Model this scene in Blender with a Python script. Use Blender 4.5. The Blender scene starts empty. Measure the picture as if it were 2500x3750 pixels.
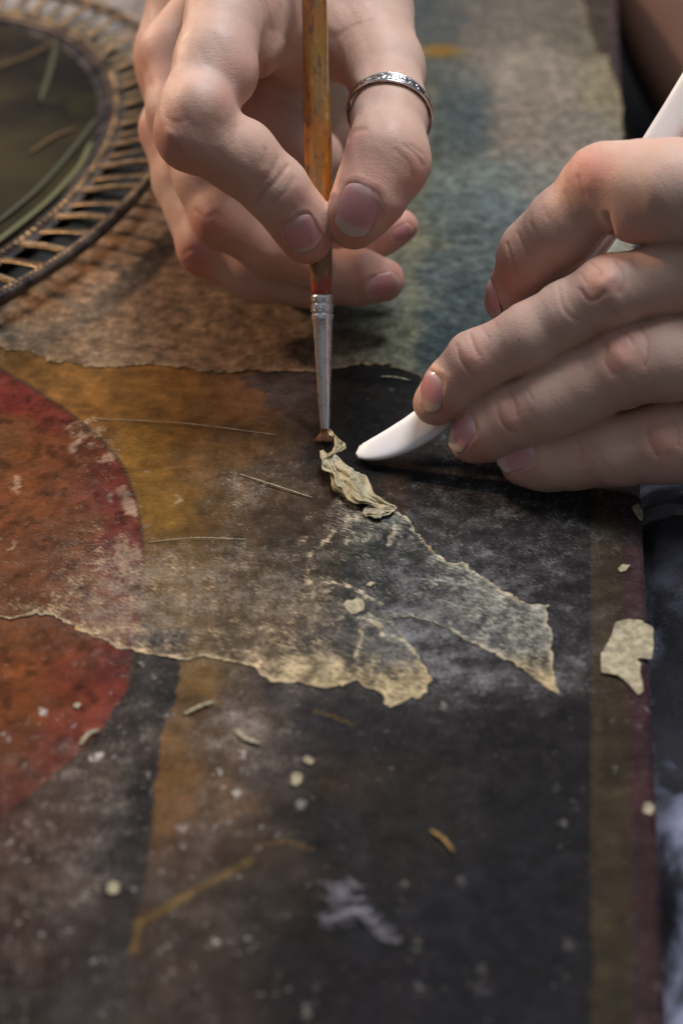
import bpy, bmesh, math, random
import numpy as np
from mathutils import Vector
from mathutils.bvhtree import BVHTree
import openvdb as vdb

# ------------------------------------------------------------------ camera, world, lamps
SC = bpy.context.scene
COL = SC.collection
MM = 0.001
F_PX, TILT, H = 5208.0, math.radians(36.3), 200.0          # 50 mm lens, 36 mm tall frame, lens 200 mm above the panel
cam = bpy.data.cameras.new("camera"); camo = bpy.data.objects.new("camera", cam); COL.objects.link(camo)
camo.location = (0, 0, H * MM); camo.rotation_euler = (math.pi / 2 - TILT, 0, 0)
cam.sensor_fit = 'VERTICAL'; cam.sensor_height = 36; cam.sensor_width = 24; cam.lens = F_PX / 3750 * 36
cam.clip_start = 0.01; cam.clip_end = 20
cam.dof.use_dof = True; cam.dof.focus_distance = 0.340; cam.dof.aperture_fstop = 9.5
SC.camera = camo
SC.view_settings.view_transform = 'Standard'; SC.view_settings.look = 'None'
SC.view_settings.exposure = -0.12; SC.view_settings.gamma = 1.0

W = bpy.data.worlds.new("World"); SC.world = W; W.use_nodes = True
bg = W.node_tree.nodes["Background"]; bg.inputs[1].default_value = 0.33
_tc = W.node_tree.nodes.new('ShaderNodeTexCoord'); _sp = W.node_tree.nodes.new('ShaderNodeSeparateXYZ'); _cr = W.node_tree.nodes.new('ShaderNodeValToRGB')
W.node_tree.links.new(_tc.outputs['Generated'], _sp.inputs[0]); W.node_tree.links.new(_sp.outputs['Z'], _cr.inputs[0]); W.node_tree.links.new(_cr.outputs[0], bg.inputs[0])
_cr.color_ramp.elements[0].position = 0.0; _cr.color_ramp.elements[0].color = (0.14, 0.11, 0.10, 1); _cr.color_ramp.elements[1].position = 0.9; _cr.color_ramp.elements[1].color = (0.80, 0.88, 1.0, 1)

def area(name, loc, target, size, power, color, shape='SQUARE', size_y=None):
    l = bpy.data.lights.new(name, 'AREA'); o = bpy.data.objects.new(name, l); COL.objects.link(o)
    l.energy = power; l.color = color; l.shape = shape; l.size = size
    if size_y: l.size_y = size_y
    o.location = loc
    o.rotation_euler = (Vector(target) - Vector(loc)).to_track_quat('-Z', 'Y').to_euler()
    return o
area("window_light", (0.20, 0.58, 1.15), (0, 0.34, 0), 0.50, 15.0, (0.97, 0.975, 1.0), 'RECTANGLE', 0.42)
area("warm_lamp", (-0.60, 0.68, 0.38), (-0.08, 0.40, 0), 0.05, 4.2, (1.0, 0.68, 0.44), 'DISK')

# ------------------------------------------------------------------ photo pixel <-> place
CT, ST = math.cos(TILT), math.sin(TILT)
def ray(px, py):
    cx = (np.asarray(px, float) - 1250) / F_PX; cy = -(np.asarray(py, float) - 1875) / F_PX
    return np.stack([cx, CT + cy * ST, -ST + cy * CT], -1)
CAM = np.array([0, 0, H])
def at_z(px, py, z=0.0):
    d = ray(px, py); s = (H - np.asarray(z, float)) / -d[..., 2]
    return d * s[..., None] + CAM
def at_d(px, py, d):
    return ray(px, py) * np.asarray(d, float)[..., None] + CAM
def proj(P):
    q = np.asarray(P, float) - CAM
    dep = q[..., 1] * CT - q[..., 2] * ST
    up = q[..., 1] * ST + q[..., 2] * CT
    return 1250 + F_PX * q[..., 0] / dep, 1875 - F_PX * up / dep, dep

# ------------------------------------------------------------------ numpy noise
_rs = np.random.RandomState(11)
_T = _rs.rand(8, 256, 256).astype(np.float32)
def vn(x, y, s=0):
    xi = np.floor(x).astype(int); yi = np.floor(y).astype(int); fx = x - xi; fy = y - yi
    fx = fx * fx * (3 - 2 * fx); fy = fy * fy * (3 - 2 * fy); T = _T[s % 8]
    a = T[yi & 255, xi & 255]; b = T[yi & 255, (xi + 1) & 255]; c = T[(yi + 1) & 255, xi & 255]; d = T[(yi + 1) & 255, (xi + 1) & 255]
    return (a * (1 - fx) + b * fx) * (1 - fy) + (c * (1 - fx) + d * fx) * fy
def fbm(x, y, s=0, o=4):
    r = 0; a = 0.5; t = 0
    for i in range(o):
        r = r + a * vn(x * 2 ** i + 17 * i, y * 2 ** i + 31 * i, s + i); t += a; a *= 0.55
    return r / t
def sst(a, b, x):
    t = np.clip((x - a) / (b - a), 0, 1); return t * t * (3 - 2 * t)
def lin(c):
    c = np.asarray(c, float) / 255; return np.where(c <= 0.04045, c / 12.92, ((c + 0.055) / 1.055) ** 2.4)
def seg_dist(P, A, B):
    ab = B - A; t = np.clip(((P - A) @ ab) / max(ab @ ab, 1e-9), 0, 1)
    return np.linalg.norm(P - (A + t[:, None] * ab), axis=1)
def poly_dist(P, pts, closed=False):
    pts = np.asarray(pts, float); n = len(pts); d = np.full(len(P), 1e9)
    for i in range(n if closed else n - 1):
        d = np.minimum(d, seg_dist(P, pts[i], pts[(i + 1) % n]))
    return d
def inside(P, pts):
    pts = np.asarray(pts, float); r = np.zeros(len(P), bool); n = len(pts)
    for i in range(n):
        a = pts[i]; b = pts[(i + 1) % n]
        if a[1] == b[1]: continue
        c = ((a[1] > P[:, 1]) != (b[1] > P[:, 1])) & (P[:, 0] < (b[0] - a[0]) * (P[:, 1] - a[1]) / (b[1] - a[1]) + a[0])
        r ^= c
    return r
def sdf2(P, pts):
    d = poly_dist(P, pts, True); return np.where(inside(P, pts), -d, d)
def catmull(pts, n=8, closed=False):
    pts = np.asarray(pts, float); N = len(pts); out = []
    for i in range(N if closed else N - 1):
        g = (lambda k: pts[k % N]) if closed else (lambda k: pts[min(max(k, 0), N - 1)])
        p0, p1, p2, p3 = g(i - 1), g(i), g(i + 1), g(i + 2)
        for k in range(n):
            t = k / n
            out.append(0.5 * (2 * p1 + (p2 - p0) * t + (2 * p0 - 5 * p1 + 4 * p2 - p3) * t * t + (3 * p1 - p0 - 3 * p2 + p3) * t ** 3))
    if not closed: out.append(pts[-1])
    return np.array(out)

# ------------------------------------------------------------------ object helpers
def link(name, verts, faces, mat=None, parent=None, smooth=True, attrs=None):
    me = bpy.data.meshes.new(name)
    v = np.asarray(verts, float) * MM
    f = np.asarray(faces) if not isinstance(faces, list) else None
    if f is not None and f.ndim == 2:
        me.vertices.add(len(v)); me.vertices.foreach_set("co", v.astype(np.float32).ravel())
        k = f.shape[1]; me.loops.add(f.size); me.loops.foreach_set("vertex_index", f.astype(np.int32).ravel())
        me.polygons.add(len(f)); me.polygons.foreach_set("loop_start", np.arange(0, f.size, k, dtype=np.int32))
        me.update(calc_edges=True); me.validate()
    else:
        me.from_pydata([tuple(p) for p in v], [], [tuple(q) for q in faces]); me.update()
    me.polygons.foreach_set("use_smooth", [smooth] * len(me.polygons))
    for an, av in (attrs or {}).items():
        av = np.asarray(av, np.float32)
        if av.ndim == 2:
            a = me.attributes.new(an, 'FLOAT_COLOR', 'POINT'); a.data.foreach_set("color", np.hstack([av, np.ones((len(av), 1), np.float32)]).ravel())
        else:
            a = me.attributes.new(an, 'FLOAT', 'POINT'); a.data.foreach_set("value", av)
    o = bpy.data.objects.new(name, me); COL.objects.link(o)
    if mat: me.materials.append(mat)
    if parent is not None: o.parent = parent
    return o
def tag(o, label=None, cat=None, group=None, kind=None):
    if label: o['label'] = label
    if cat: o['category'] = cat
    if group: o['group'] = group
    if kind: o['kind'] = kind
    return o
def empty(name, loc=(0, 0, 0)):
    o = bpy.data.objects.new(name, None); COL.objects.link(o); o.location = Vector(loc) * MM; o.empty_display_size = 0.01; return o
def tube(path, rad, n=12, caps=True, squash=None):
    """verts, faces of a tube along path (mm) with per-point radius."""
    path = np.asarray(path, float); m = len(path); rad = np.broadcast_to(rad, (m,))
    T = np.gradient(path, axis=0); T /= np.linalg.norm(T, axis=1)[:, None]
    ref = np.array([0, 0, 1.0]) if abs(T[0][2]) < 0.9 else np.array([1.0, 0, 0])
    N = np.cross(T[0], ref); N /= np.linalg.norm(N); vs = []
    for i in range(m):
        N = N - (N @ T[i]) * T[i]; N /= np.linalg.norm(N); B = np.cross(T[i], N)
        for k in range(n):
            a = 2 * math.pi * k / n; vs.append(path[i] + rad[i] * (math.cos(a) * N + (squash or 1) * math.sin(a) * B))
    fs = [(i * n + k, i * n + (k + 1) % n, (i + 1) * n + (k + 1) % n, (i + 1) * n + k) for i in range(m - 1) for k in range(n)]
    if caps: fs += [tuple(range(n))[::-1], tuple((m - 1) * n + k for k in range(n))]
    return vs, fs

# ------------------------------------------------------------------ node helpers
def newmat(name):
    m = bpy.data.materials.new(name); m.use_nodes = True; nt = m.node_tree
    return m, nt, nt.nodes["Principled BSDF"], nt.nodes["Material Output"]
def nd(nt, t, **kw):
    n = nt.nodes.new(t)
    for k, v in kw.items():
        if k in ('inp',):
            for a, b in v.items(): n.inputs[a].default_value = b
        else: setattr(n, k, v)
    return n
def noise(nt, scale, detail=4, rough=0.55, vec=None, dist=0.0):
    n = nd(nt, 'ShaderNodeTexNoise', inp={'Scale': scale, 'Detail': detail, 'Roughness': rough, 'Distortion': dist})
    if vec is not None: nt.links.new(vec, n.inputs['Vector'])
    return n
def objco(nt, scale=(1, 1, 1), rot=(0, 0, 0)):
    c = nd(nt, 'ShaderNodeTexCoord'); m = nd(nt, 'ShaderNodeMapping'); m.inputs['Scale'].default_value = scale; m.inputs['Rotation'].default_value = rot
    nt.links.new(c.outputs['Object'], m.inputs['Vector']); return m.outputs['Vector']
def rotco(nt, deg, stretch):
    """object coordinates drawn out along one direction in the plane, for brushed and fibrous marks"""
    c = nd(nt, 'ShaderNodeTexCoord'); r = nd(nt, 'ShaderNodeMapping', vector_type='TEXTURE'); r.inputs['Rotation'].default_value = (0, 0, math.radians(deg))
    r.inputs['Scale'].default_value = (1, 1 / stretch, 1); nt.links.new(c.outputs['Object'], r.inputs['Vector']); return r.outputs['Vector']
def math_(nt, op, a, b=None, clamp=False):
    n = nd(nt, 'ShaderNodeMath', operation=op, use_clamp=clamp)
    for i, v in enumerate((a, b)):
        if v is None: continue
        if isinstance(v, (int, float)): n.inputs[i].default_value = v
        else: nt.links.new(v, n.inputs[i])
    return n.outputs[0]
def mrange(nt, v, a, b, c=0.0, d=1.0, smooth=True):
    n = nd(nt, 'ShaderNodeMapRange', interpolation_type='SMOOTHSTEP' if smooth else 'LINEAR')
    nt.links.new(v, n.inputs[0])
    for i, x in enumerate((a, b, c, d)):
        if isinstance(x, (int, float)): n.inputs[i + 1].default_value = x
        else: nt.links.new(x, n.inputs[i + 1])
    return n.outputs[0]
def mix(nt, f, a, b, mode='MIX'):
    n = nd(nt, 'ShaderNodeMix', data_type='RGBA', blend_type=mode)
    for s, v in ((0, f), (6, a), (7, b)):
        if isinstance(v, (int, float)): n.inputs[s].default_value = v
        elif isinstance(v, (tuple, list)): n.inputs[s].default_value = (*v[:3], 1)
        else: nt.links.new(v, n.inputs[s])
    return n.outputs[2]
def attr(nt, name):
    return nd(nt, 'ShaderNodeAttribute', attribute_name=name)
def bump(nt, h, strength, dist, prev=None):
    b = nd(nt, 'ShaderNodeBump', inp={'Strength': strength, 'Distance': dist}); nt.links.new(h, b.inputs['Height'])
    if prev is not None: nt.links.new(prev, b.inputs['Normal'])
    return b.outputs[0]
def simple(name, col, rough=0.5, metal=0.0, **kw):
    m, nt, p, o = newmat(name); p.inputs['Base Color'].default_value = (*col, 1); p.inputs['Roughness'].default_value = rough
    p.inputs['Metallic'].default_value = metal
    for k, v in kw.items(): p.inputs[k.replace('_', ' ')].default_value = v
    return m

# ------------------------------------------------------------------ the icon panel
YAW = math.radians(8.04)
EX = np.array([math.cos(YAW), -math.sin(YAW)]); EY = np.array([math.sin(YAW), math.cos(YAW)])
U_EDGE = float(at_z(2352, 1950)[:2] @ EX)

def shepard(X, Y, S, p=2.6, soft=45.0):
    """smooth interpolation of colour samples laid out over the painting"""
    S = np.asarray(S, float); out = np.zeros((len(X), S.shape[1] - 2)); w = np.zeros(len(X))
    for s in S:
        k = 1.0 / (((X - s[0]) ** 2 + (Y - s[1]) ** 2) + soft ** 2) ** (p / 1.3)
        w += k; out += k[:, None] * s[2:]
    return out / w[:, None]
IN = [(60,1450,112,26,26),(20,1600,100,62,30),(200,1500,122,34,28),(420,1750,104,38,34),(100,1650,118,66,28),(250,1700,112,60,34),(450,1900,102,38,36),(100,1850,114,62,28),
 (300,1950,112,66,40),(480,2050,102,42,42),(100,2100,110,62,32),(300,2130,100,62,45),(480,2300,105,50,50),(100,2300,105,58,28),(300,2350,105,58,32),(100,2450,118,62,24),
 (300,2450,112,45,28),(430,2450,104,34,33),(100,2600,118,60,24),(250,2600,116,52,28),(380,2600,124,44,34),(50,2800,96,50,28),(200,2720,112,44,34),(0,2950,62,36,30),(330,1620,110,66,36),(520,2100,108,40,42)]
OUT = [(100,1350,112,76,30),(300,1400,142,96,40),(300,1480,138,88,34),(600,1420,130,86,34),(900,1450,122,76,38),(1000,1400,84,64,56),(1100,1480,66,54,52),(1250,1420,30,25,25),
 (1400,1450,28,30,30),(1350,1550,23,26,29),(1230,1520,34,28,26),(550,1650,138,96,34),(700,1680,118,80,36),(900,1620,98,68,36),(1000,1800,70,50,30),(620,1850,122,86,30),(800,1900,92,66,34),
 (1100,1850,60,46,34),(600,2030,106,78,38),(900,2030,76,58,38),(1120,2050,52,46,40),(1400,2000,36,42,42),(1300,2200,40,46,47),(700,2200,98,74,42),(1000,2200,74,60,44),
 (1600,1800,30,30,31),(2000,1900,31,30,33),(1600,2200,36,38,42),(1900,2100,28,28,31),(2100,2300,30,30,34),(1900,2350,32,33,38),(650,2330,96,72,34),(900,2350,76,62,46),(1150,2400,50,52,52),
 (1450,1800,48,34,26),(1350,1700,26,26,28),(1300,1620,24,24,26),(1700,2400,30,32,36),(1950,1400,28,28,30),(1600,1500,28,28,30)]
OCH = [(700,2450,108,82,44),(700,2600,98,72,44),(620,2800,116,80,38),(800,2700,86,66,48),(900,2600,74,60,50),(600,2950,104,72,42),(800,2900,92,66,42),(1000,2800,54,48,47),
 (720,3100,76,58,48),(900,3100,66,52,42),(600,3300,66,52,46),(700,3450,64,53,48),(900,3400,52,46,43),(700,3650,60,50,46),(1050,2500,54,50,50),(1150,2650,42,42,47),(1300,2700,37,37,40),
 (1600,2600,35,34,36),(1900,2700,32,31,33),(1200,3000,35,35,39),(1500,3000,38,37,36),(2000,3000,29,29,32),(1300,3400,34,34,37),(1700,3400,32,32,37),(2000,3400,29,29,33),
 (1200,3650,32,30,35),(1800,3700,29,29,34),(960,3250,50,44,42),(1080,3500,36,34,38),(1250,2850,50,42,36)]
DRK = [(560,2450,42,42,42),(620,2550,37,39,43),(550,2700,42,38,37),(450,2750,46,40,40),(350,2850,60,44,38),(560,2900,37,38,42),(200,3000,66,48,41),(500,3100,40,40,44),
 (100,3200,64,46,38),(300,3400,53,45,45),(100,3500,52,38,34),(450,3500,44,44,48),(50,3700,36,30,30),(300,3650,48,44,46),(180,3250,60,46,42),(60,3050,72,44,34)]
ARC = catmull([(-400,1300),(-150,1280),(20,1362),(150,1440),(300,1545),(400,1640),(455,1720),(500,1840),(520,1960),(526,2080),(518,2250),(490,2400),(470,2500),(415,2610),(300,2745),(150,2880),(0,2985),(-400,3180)], 5)
DIV = [(700,2300),(662,2420),(645,2560),(590,2690),(572,2850),(558,3000),(542,3200),(500,3340),(470,3500),(455,3750),(430,5200)]
# amount of whitish dust left by the old facing paper
DUST = [(880,1810,.5),(960,1770,.36),(780,1830,.3),(700,1500,.12),(300,1450,.1),(600,2080,.6),(450,2120,.6),(350,2150,.5),(800,2080,.5),(1000,2130,.45),(600,2200,.5),(300,1900,.25),
 (100,1700,.12),(100,2000,.22),(150,2200,.3),(1700,1750,.4),(1550,1850,.3),(1850,1780,.42),(1850,1980,.3),(2100,2000,.32),(1700,1990,.3),(1250,1950,.34),(1050,1900,.25),(900,1650,.22),
 (1350,1650,.03),(1250,1450,.05),(1000,1480,.25),(1750,2080,.4),(2050,1700,.3),(1500,1700,.12),(1950,2350,.3),(1800,2450,.34),(2000,2500,.45),(1550,2360,.55),(1660,2420,.5),(1800,2470,.45),(1700,2520,.35),(1300,2600,.3),(1100,2600,.34),
 (900,2650,.36),(700,2600,.22),(500,2650,.26),(300,2600,.14),(100,2500,.14),(400,2850,.3),(600,2900,.16),(800,2900,.3),(1000,2900,.26),(1100,2750,.3),(1400,2900,.14),(1700,3000,.22),(2000,2900,.08),
 (1300,3100,.16),(1600,3100,.2),(300,3200,.28),(500,3300,.16),(700,3250,.22),(900,3200,.14),(300,3500,.18),(600,3600,.16),(1000,3600,.05),(1500,3500,.06),(2000,3500,.03),(2100,2700,.04),(1900,2650,.06),
 (500,1700,.08),(550,1900,.1),(430,1950,.22),(700,1900,.14),(2215,2100,.14),(2320,2000,.2),(2330,2600,.06),(2350,3400,.04),(1600,3300,.08)]

def paint(P2):
    """colour and dust of the painted panel at places P2 (mm, world x y)"""
    P3 = np.hstack([P2, np.zeros((len(P2), 1))]); X, Y, D = proj(P3)
    bad = (D < 60) | (Y < -1500); X = np.clip(np.where(bad, 1250, X), -2500, 5000); Y = np.clip(np.where(bad, -1500, Y), -1500, 6000)
    wx = (fbm(P2[:, 0] / 9, P2[:, 1] / 9, 1) - .5); wy = (fbm(P2[:, 0] / 9, P2[:, 1] / 9, 4) - .5)
    jx = (fbm(P2[:, 0] / 1.3, P2[:, 1] / 1.3, 2, 3) - .5); jy = (fbm(P2[:, 0] / 1.3, P2[:, 1] / 1.3, 5, 3) - .5)
    XW = X + 130 * wx; YW = Y + 130 * wy; Xe = X + 14 * jx + 10 * wx; Ye = Y + 14 * jy + 10 * wy
    c = shepard(XW, YW, OUT)
    low = sst(2380, 2440, Ye + 0 * X)
    c = c * (1 - low[:, None]) + shepard(XW, YW, OCH) * low[:, None]
    E2 = np.stack([Xe, Ye], 1)
    left = inside(E2, DIV + [(-3000, 5200), (-3000, 2300)]).astype(float)
    wedge = inside(E2, [(525, 2270), (560, 2290), (640, 2360), (700, 2420), (480, 2430)]).astype(float)
    left = np.maximum(left, wedge)
    c = c * (1 - left[:, None]) + shepard(XW, YW, DRK) * left[:, None]
    fi = shepard(XW, YW, IN)
    halo = inside(E2, list(ARC) + [(-4000, 3200), (-4000, 1300)])
    din = poly_dist(np.stack([X, Y], 1), ARC)
    # red ring along the inside of the halo, robe colours further in
    ring = (1 - sst(30, 100, din + 130 * wx)) * 0.62
    red = np.array([102, 42, 34.0]); fi = fi * (1 - ring[:, None]) + red * ring[:, None]
    fi = fi * .76 + np.array([102, 58, 37.0]) * .24; c = np.where(X[:, None] < 1250, c * .84 + np.array([86, 64, 42.0]) * .16 * (c.mean(1, keepdims=True) / 70), c)
    c = np.where(halo[:, None], fi, c)
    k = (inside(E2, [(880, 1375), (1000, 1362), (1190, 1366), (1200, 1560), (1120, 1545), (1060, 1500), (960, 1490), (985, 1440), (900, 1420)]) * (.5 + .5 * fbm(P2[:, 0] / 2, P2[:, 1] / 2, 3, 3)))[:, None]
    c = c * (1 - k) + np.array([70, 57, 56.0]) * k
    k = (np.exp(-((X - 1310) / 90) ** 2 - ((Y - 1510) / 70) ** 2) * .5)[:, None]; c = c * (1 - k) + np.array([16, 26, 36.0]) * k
    # border: olive band then maroon edge
    U = P2 @ EX; bo = U_EDGE - U + 0.5 * (jx + wx)
    w_m = (U_EDGE - at_z(2163, 1950)[:2] @ EX); w_r = (U_EDGE - at_z(2275, 1950)[:2] @ EX)
    n1 = fbm(P2[:, 0] / 6, P2[:, 1] / 14, 6)
    ol = np.stack([57 + 22 * (n1 - .5), 48 + 18 * (n1 - .5), 33 + 4 * n1], 1)
    ma = np.stack([60 + 30 * (n1 - .5), 40 + 12 * (n1 - .5), 43 + 10 * (n1 - .5)], 1)
    k = sst(w_m + .25, w_m - .25, bo)[:, None]; c = c * (1 - k) + ol * k
    k = sst(w_r + .25, w_r - .25, bo)[:, None]; c = c * (1 - k) + ma * k
    # ochre painted line low in the picture
    dl = poly_dist(np.stack([X + 8 * wx, Y + 8 * wy], 1), [(490, 3480), (510, 3380), (600, 3330), (760, 3240), (920, 3150)])
    k = (1 - sst(8, 22, dl))[:, None] * (0.35 + 0.65 * fbm(P2[:, 0] / 3, P2[:, 1] / 3, 3))[:, None]
    c = c * (1 - k) + np.array([118, 92, 38.0]) * k
    for pl, w in (([(930, 3100), (1050, 3080), (1150, 3110)], 6), ([(1150, 2600), (1230, 2630), (1290, 2655)], 4), ([(700, 2500), (780, 2560), (820, 2590)], 5)):
        k = (1 - sst(w * .5, w * 1.6, poly_dist(np.stack([Xe, Ye], 1), pl)))[:, None] * .7; c = c * (1 - k) + np.array([120, 88, 36.0]) * k
    # pale gesso smears on the red band
    sm = np.zeros(len(X)); jx2 = (fbm(P2[:, 0] / 2.2, P2[:, 1] / 2.2, 6, 3) - .5) * 46
    for pl in ([(430, 1800), (462, 1778), (470, 1815), (500, 1840), (508, 1880), (470, 1895), (455, 1850)], [(385, 1810), (410, 1805), (402, 1835)], [(420, 2010), (452, 1962), (470, 1975), (462, 2010), (500, 2000), (520, 2050), (480, 2060), (440, 2090), (425, 2050)],
               [(635, 1830), (655, 1808), (662, 1825), (645, 1850)], [(40, 1790), (62, 1740), (72, 1745), (60, 1800)], [(25, 2020), (60, 1980), (66, 1992), (50, 2024)], [(250, 1640), (300, 1590), (330, 1600), (300, 1630), (270, 1670)], [(350, 1690), (420, 1660), (440, 1668), (380, 1700)]):
        d_ = sdf2(np.stack([X + jx2, Y + jx2], 1), pl); sm = np.maximum(sm, sst(6, -4, d_))
    k = (sm * (.55 + .35 * fbm(P2[:, 0] / 1.2, P2[:, 1] / 1.2, 2, 3)))[:, None]; c = c * (1 - k) + np.array([172, 146, 120.0]) * k
    # dark hairline round the halo
    k = ((1 - sst(3, 8, np.abs(din - 0))) * (Y < 2500) * .7)[:, None]; c = c * (1 - k) + np.array([60, 48, 38.0]) * k
    m = fbm(P2[:, 0] / 4, P2[:, 1] / 4, 7, 5); c = c * (0.72 + 0.56 * m)[:, None]
    # scattered darker bruises inside the robe
    br = sst(.60, .72, fbm(P2[:, 0] / 3.2 + 9, P2[:, 1] / 4 + 3, 2, 3)); c = np.where(halo[:, None], c * (1 - .26 * br[:, None]), c)
    du = shepard(XW, YW, DUST, 2.4, 40)[:, 0]
    c = c * .93
    g_ = c.mean(1, keepdims=True); c = g_ + (c - g_) * .88
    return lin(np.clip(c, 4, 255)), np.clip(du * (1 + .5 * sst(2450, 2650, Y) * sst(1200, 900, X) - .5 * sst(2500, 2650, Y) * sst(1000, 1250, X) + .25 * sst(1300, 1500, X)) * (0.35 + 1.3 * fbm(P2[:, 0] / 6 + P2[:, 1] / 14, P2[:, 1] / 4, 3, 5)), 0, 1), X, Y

def board_material():
    m, nt, p, out = newmat("painted_gesso")
    L = nt.links.new
    co = objco(nt)
    st = rotco(nt, -38, 4.0)       # brushed, fibrous direction of the wiped dust
    col = attr(nt, 'paint').outputs['Color']; du = math_(nt, 'MAXIMUM', math_(nt, 'SUBTRACT', attr(nt, 'dust').outputs['Fac'], .05), 0.0)
    co2 = rotco(nt, -8, 6.0)
    n1 = noise(nt, 700, 7, .75, co2); n2 = noise(nt, 3800, 3, .6, co); n3 = noise(nt, 260, 5, .65, co)
    v = mrange(nt, n1.outputs[0], .3, .72, .68, 1.34); v2 = mrange(nt, n3.outputs[0], .32, .7, .82, 1.18)
    c = mix(nt, 1.0, col, v, 'MULTIPLY'); c = mix(nt, 1.0, c, v2, 'MULTIPLY')
    # fine dark scratches running across
    # fine pale and dark brushed lines
    bl = noise(nt, 420, 6, .78, rotco(nt, -5, 9.0)); c = mix(nt, mrange(nt, bl.outputs[0], .58, .66, 0, .45), c, mix(nt, .25, c, (.40, .36, .30)))
    sc = noise(nt, 520, 6, .75, objco(nt, (.35, 4.2, 1), (0, 0, math.radians(-3))))
    c = mix(nt, mrange(nt, sc.outputs[0], .57, .63, 0, .6), c, (0.010, 0.008, 0.007))
    s3 = noise(nt, 260, 5, .8, rotco(nt, 6, 26.0)); c = mix(nt, mrange(nt, s3.outputs[0], .60, .65, 0, .30), c, (0.26, 0.22, 0.16))
    # powdery residue
    s1 = noise(nt, 800, 7, .76, st); s2 = noise(nt, 330, 5, .6, co)
    x_ = math_(nt, 'ADD', math_(nt, 'MULTIPLY', du, 1.35), math_(nt, 'MULTIPLY', math_(nt, 'SUBTRACT', s1.outputs[0], .5), 3.6))
    x_ = math_(nt, 'ADD', x_, math_(nt, 'MULTIPLY', math_(nt, 'SUBTRACT', s2.outputs[0], .5), 1.3))
    pw = mrange(nt, math_(nt, 'SUBTRACT', x_, .44), 0, 1.0, 0, .72)
    pw = math_(nt, 'MULTIPLY', pw, mrange(nt, du, 0, .12, .15, 1))
    c = mix(nt, pw, c, attr(nt, 'dustc').outputs['Color'])
    haze = mrange(nt, du, .10, .9, 0, .16, False); c = mix(nt, math_(nt, 'MULTIPLY', haze, mrange(nt, n3.outputs[0], .35, .65, .3, 1.4)), c, (0.28, 0.25, 0.235))
    # specks of gesso and lint
    vo = nd(nt, 'ShaderNodeTexVoronoi', feature='F1', inp={'Scale': 230.0, 'Randomness': 1.0})
    wv = nd(nt, 'ShaderNodeVectorMath', operation='ADD'); L(co, wv.inputs[0])
    nn = noise(nt, 700, 3, .6, co); sv = nd(nt, 'ShaderNodeVectorMath', operation='SCALE'); sv.inputs['Scale'].default_value = .004; L(nn.outputs['Color'], sv.inputs[0]); L(sv.outputs[0], wv.inputs[1])
    L(wv.outputs[0], vo.inputs['Vector'])
    sel = mrange(nt, vo.outputs['Color'], .66, .74, 0, 1)
    rv = mrange(nt, nn.outputs[0], .35, .6, .10, .42); spk = mrange(nt, vo.outputs['Distance'], rv, math_(nt, 'MULTIPLY', rv, .45), 0, 1)
    fl = attr(nt, 'fleck').outputs['Fac']
    vo2 = nd(nt, 'ShaderNodeTexVoronoi', feature='F1', inp={'Scale': 620.0, 'Randomness': 1.0}); L(wv.outputs[0], vo2.inputs['Vector'])
    sp2 = math_(nt, 'MULTIPLY', mrange(nt, vo2.outputs['Color'], .60, .70, 0, .8), mrange(nt, vo2.outputs['Distance'], rv, math_(nt, 'MULTIPLY', rv, .4), 0, 1))
    c = mix(nt, math_(nt, 'MULTIPLY', sp2, fl), c, (0.33, 0.30, 0.28))
    c = mix(nt, math_(nt, 'MULTIPLY', math_(nt, 'MULTIPLY', sel, spk), fl), c, (0.42, 0.39, 0.35))
    L(c, p.inputs['Base Color'])
    p.inputs['Specular IOR Level'].default_value = .04
    L(mrange(nt, s2.outputs[0], .3, .7, .50, .72), p.inputs['Roughness'])
    h = math_(nt, 'ADD', math_(nt, 'MULTIPLY', n1.outputs[0], .5), math_(nt, 'MULTIPLY', pw, .5))
    b = bump(nt, h, .25, .00018); b = bump(nt, n2.outputs[0], .15, .00010, b); b = bump(nt, s2.outputs[0], .12, .0006, b)
    L(b, p.inputs['Normal'])
    return m

u0, u1, v0, v1, ST_ = U_EDGE - 330, U_EDGE, 95.0, 760.0, 0.62
nu, nv = int((u1 - u0) / ST_) + 1, int((v1 - v0) / ST_) + 1
uu = np.linspace(u0, u1, nu); vv = np.linspace(v0, v1, nv)
UG, VG = np.meshgrid(uu, vv); P2 = UG.ravel()[:, None] * EX + VG.ravel()[:, None] * EY
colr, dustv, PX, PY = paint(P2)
zz = 0.10 * (fbm(P2[:, 0] / 8, P2[:, 1] / 8, 2) - .5) - 0.05
edge = (U_EDGE - UG.ravel()); zz -= 0.9 * np.exp(-np.maximum(edge, 0) / 0.7) * (0.7 + .6 * fbm(P2[:, 0] / 3, P2[:, 1] / 5, 6))
fleck = np.clip((sst(2350, 2600, PY) * (.10 + .95 * sst(1300, 800, PX)) + .10) * sst(.45, .68, fbm(P2[:, 0] / 6, P2[:, 1] / 6, 5, 3)) * 1.3, 0, 1)
idx = np.arange(nu * nv).reshape(nv, nu)
faces = np.stack([idx[:-1, :-1], idx[:-1, 1:], idx[1:, 1:], idx[1:, :-1]], -1).reshape(-1, 4)
BM = board_material()
panel = empty("icon_panel", tuple(np.append((u0 + u1) / 2 * EX + (v0 + v1) / 2 * EY, -25)))
tag(panel, "old painted wooden icon under both hands, dark ground, ochre halo, maroon edge", "icon painting")
def child(o, par):
    o.parent = par; o.matrix_parent_inverse = par.matrix_basis.inverted(); return o
from mathutils import Matrix
panel.matrix_basis = Matrix.Translation(panel.location)
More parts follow.
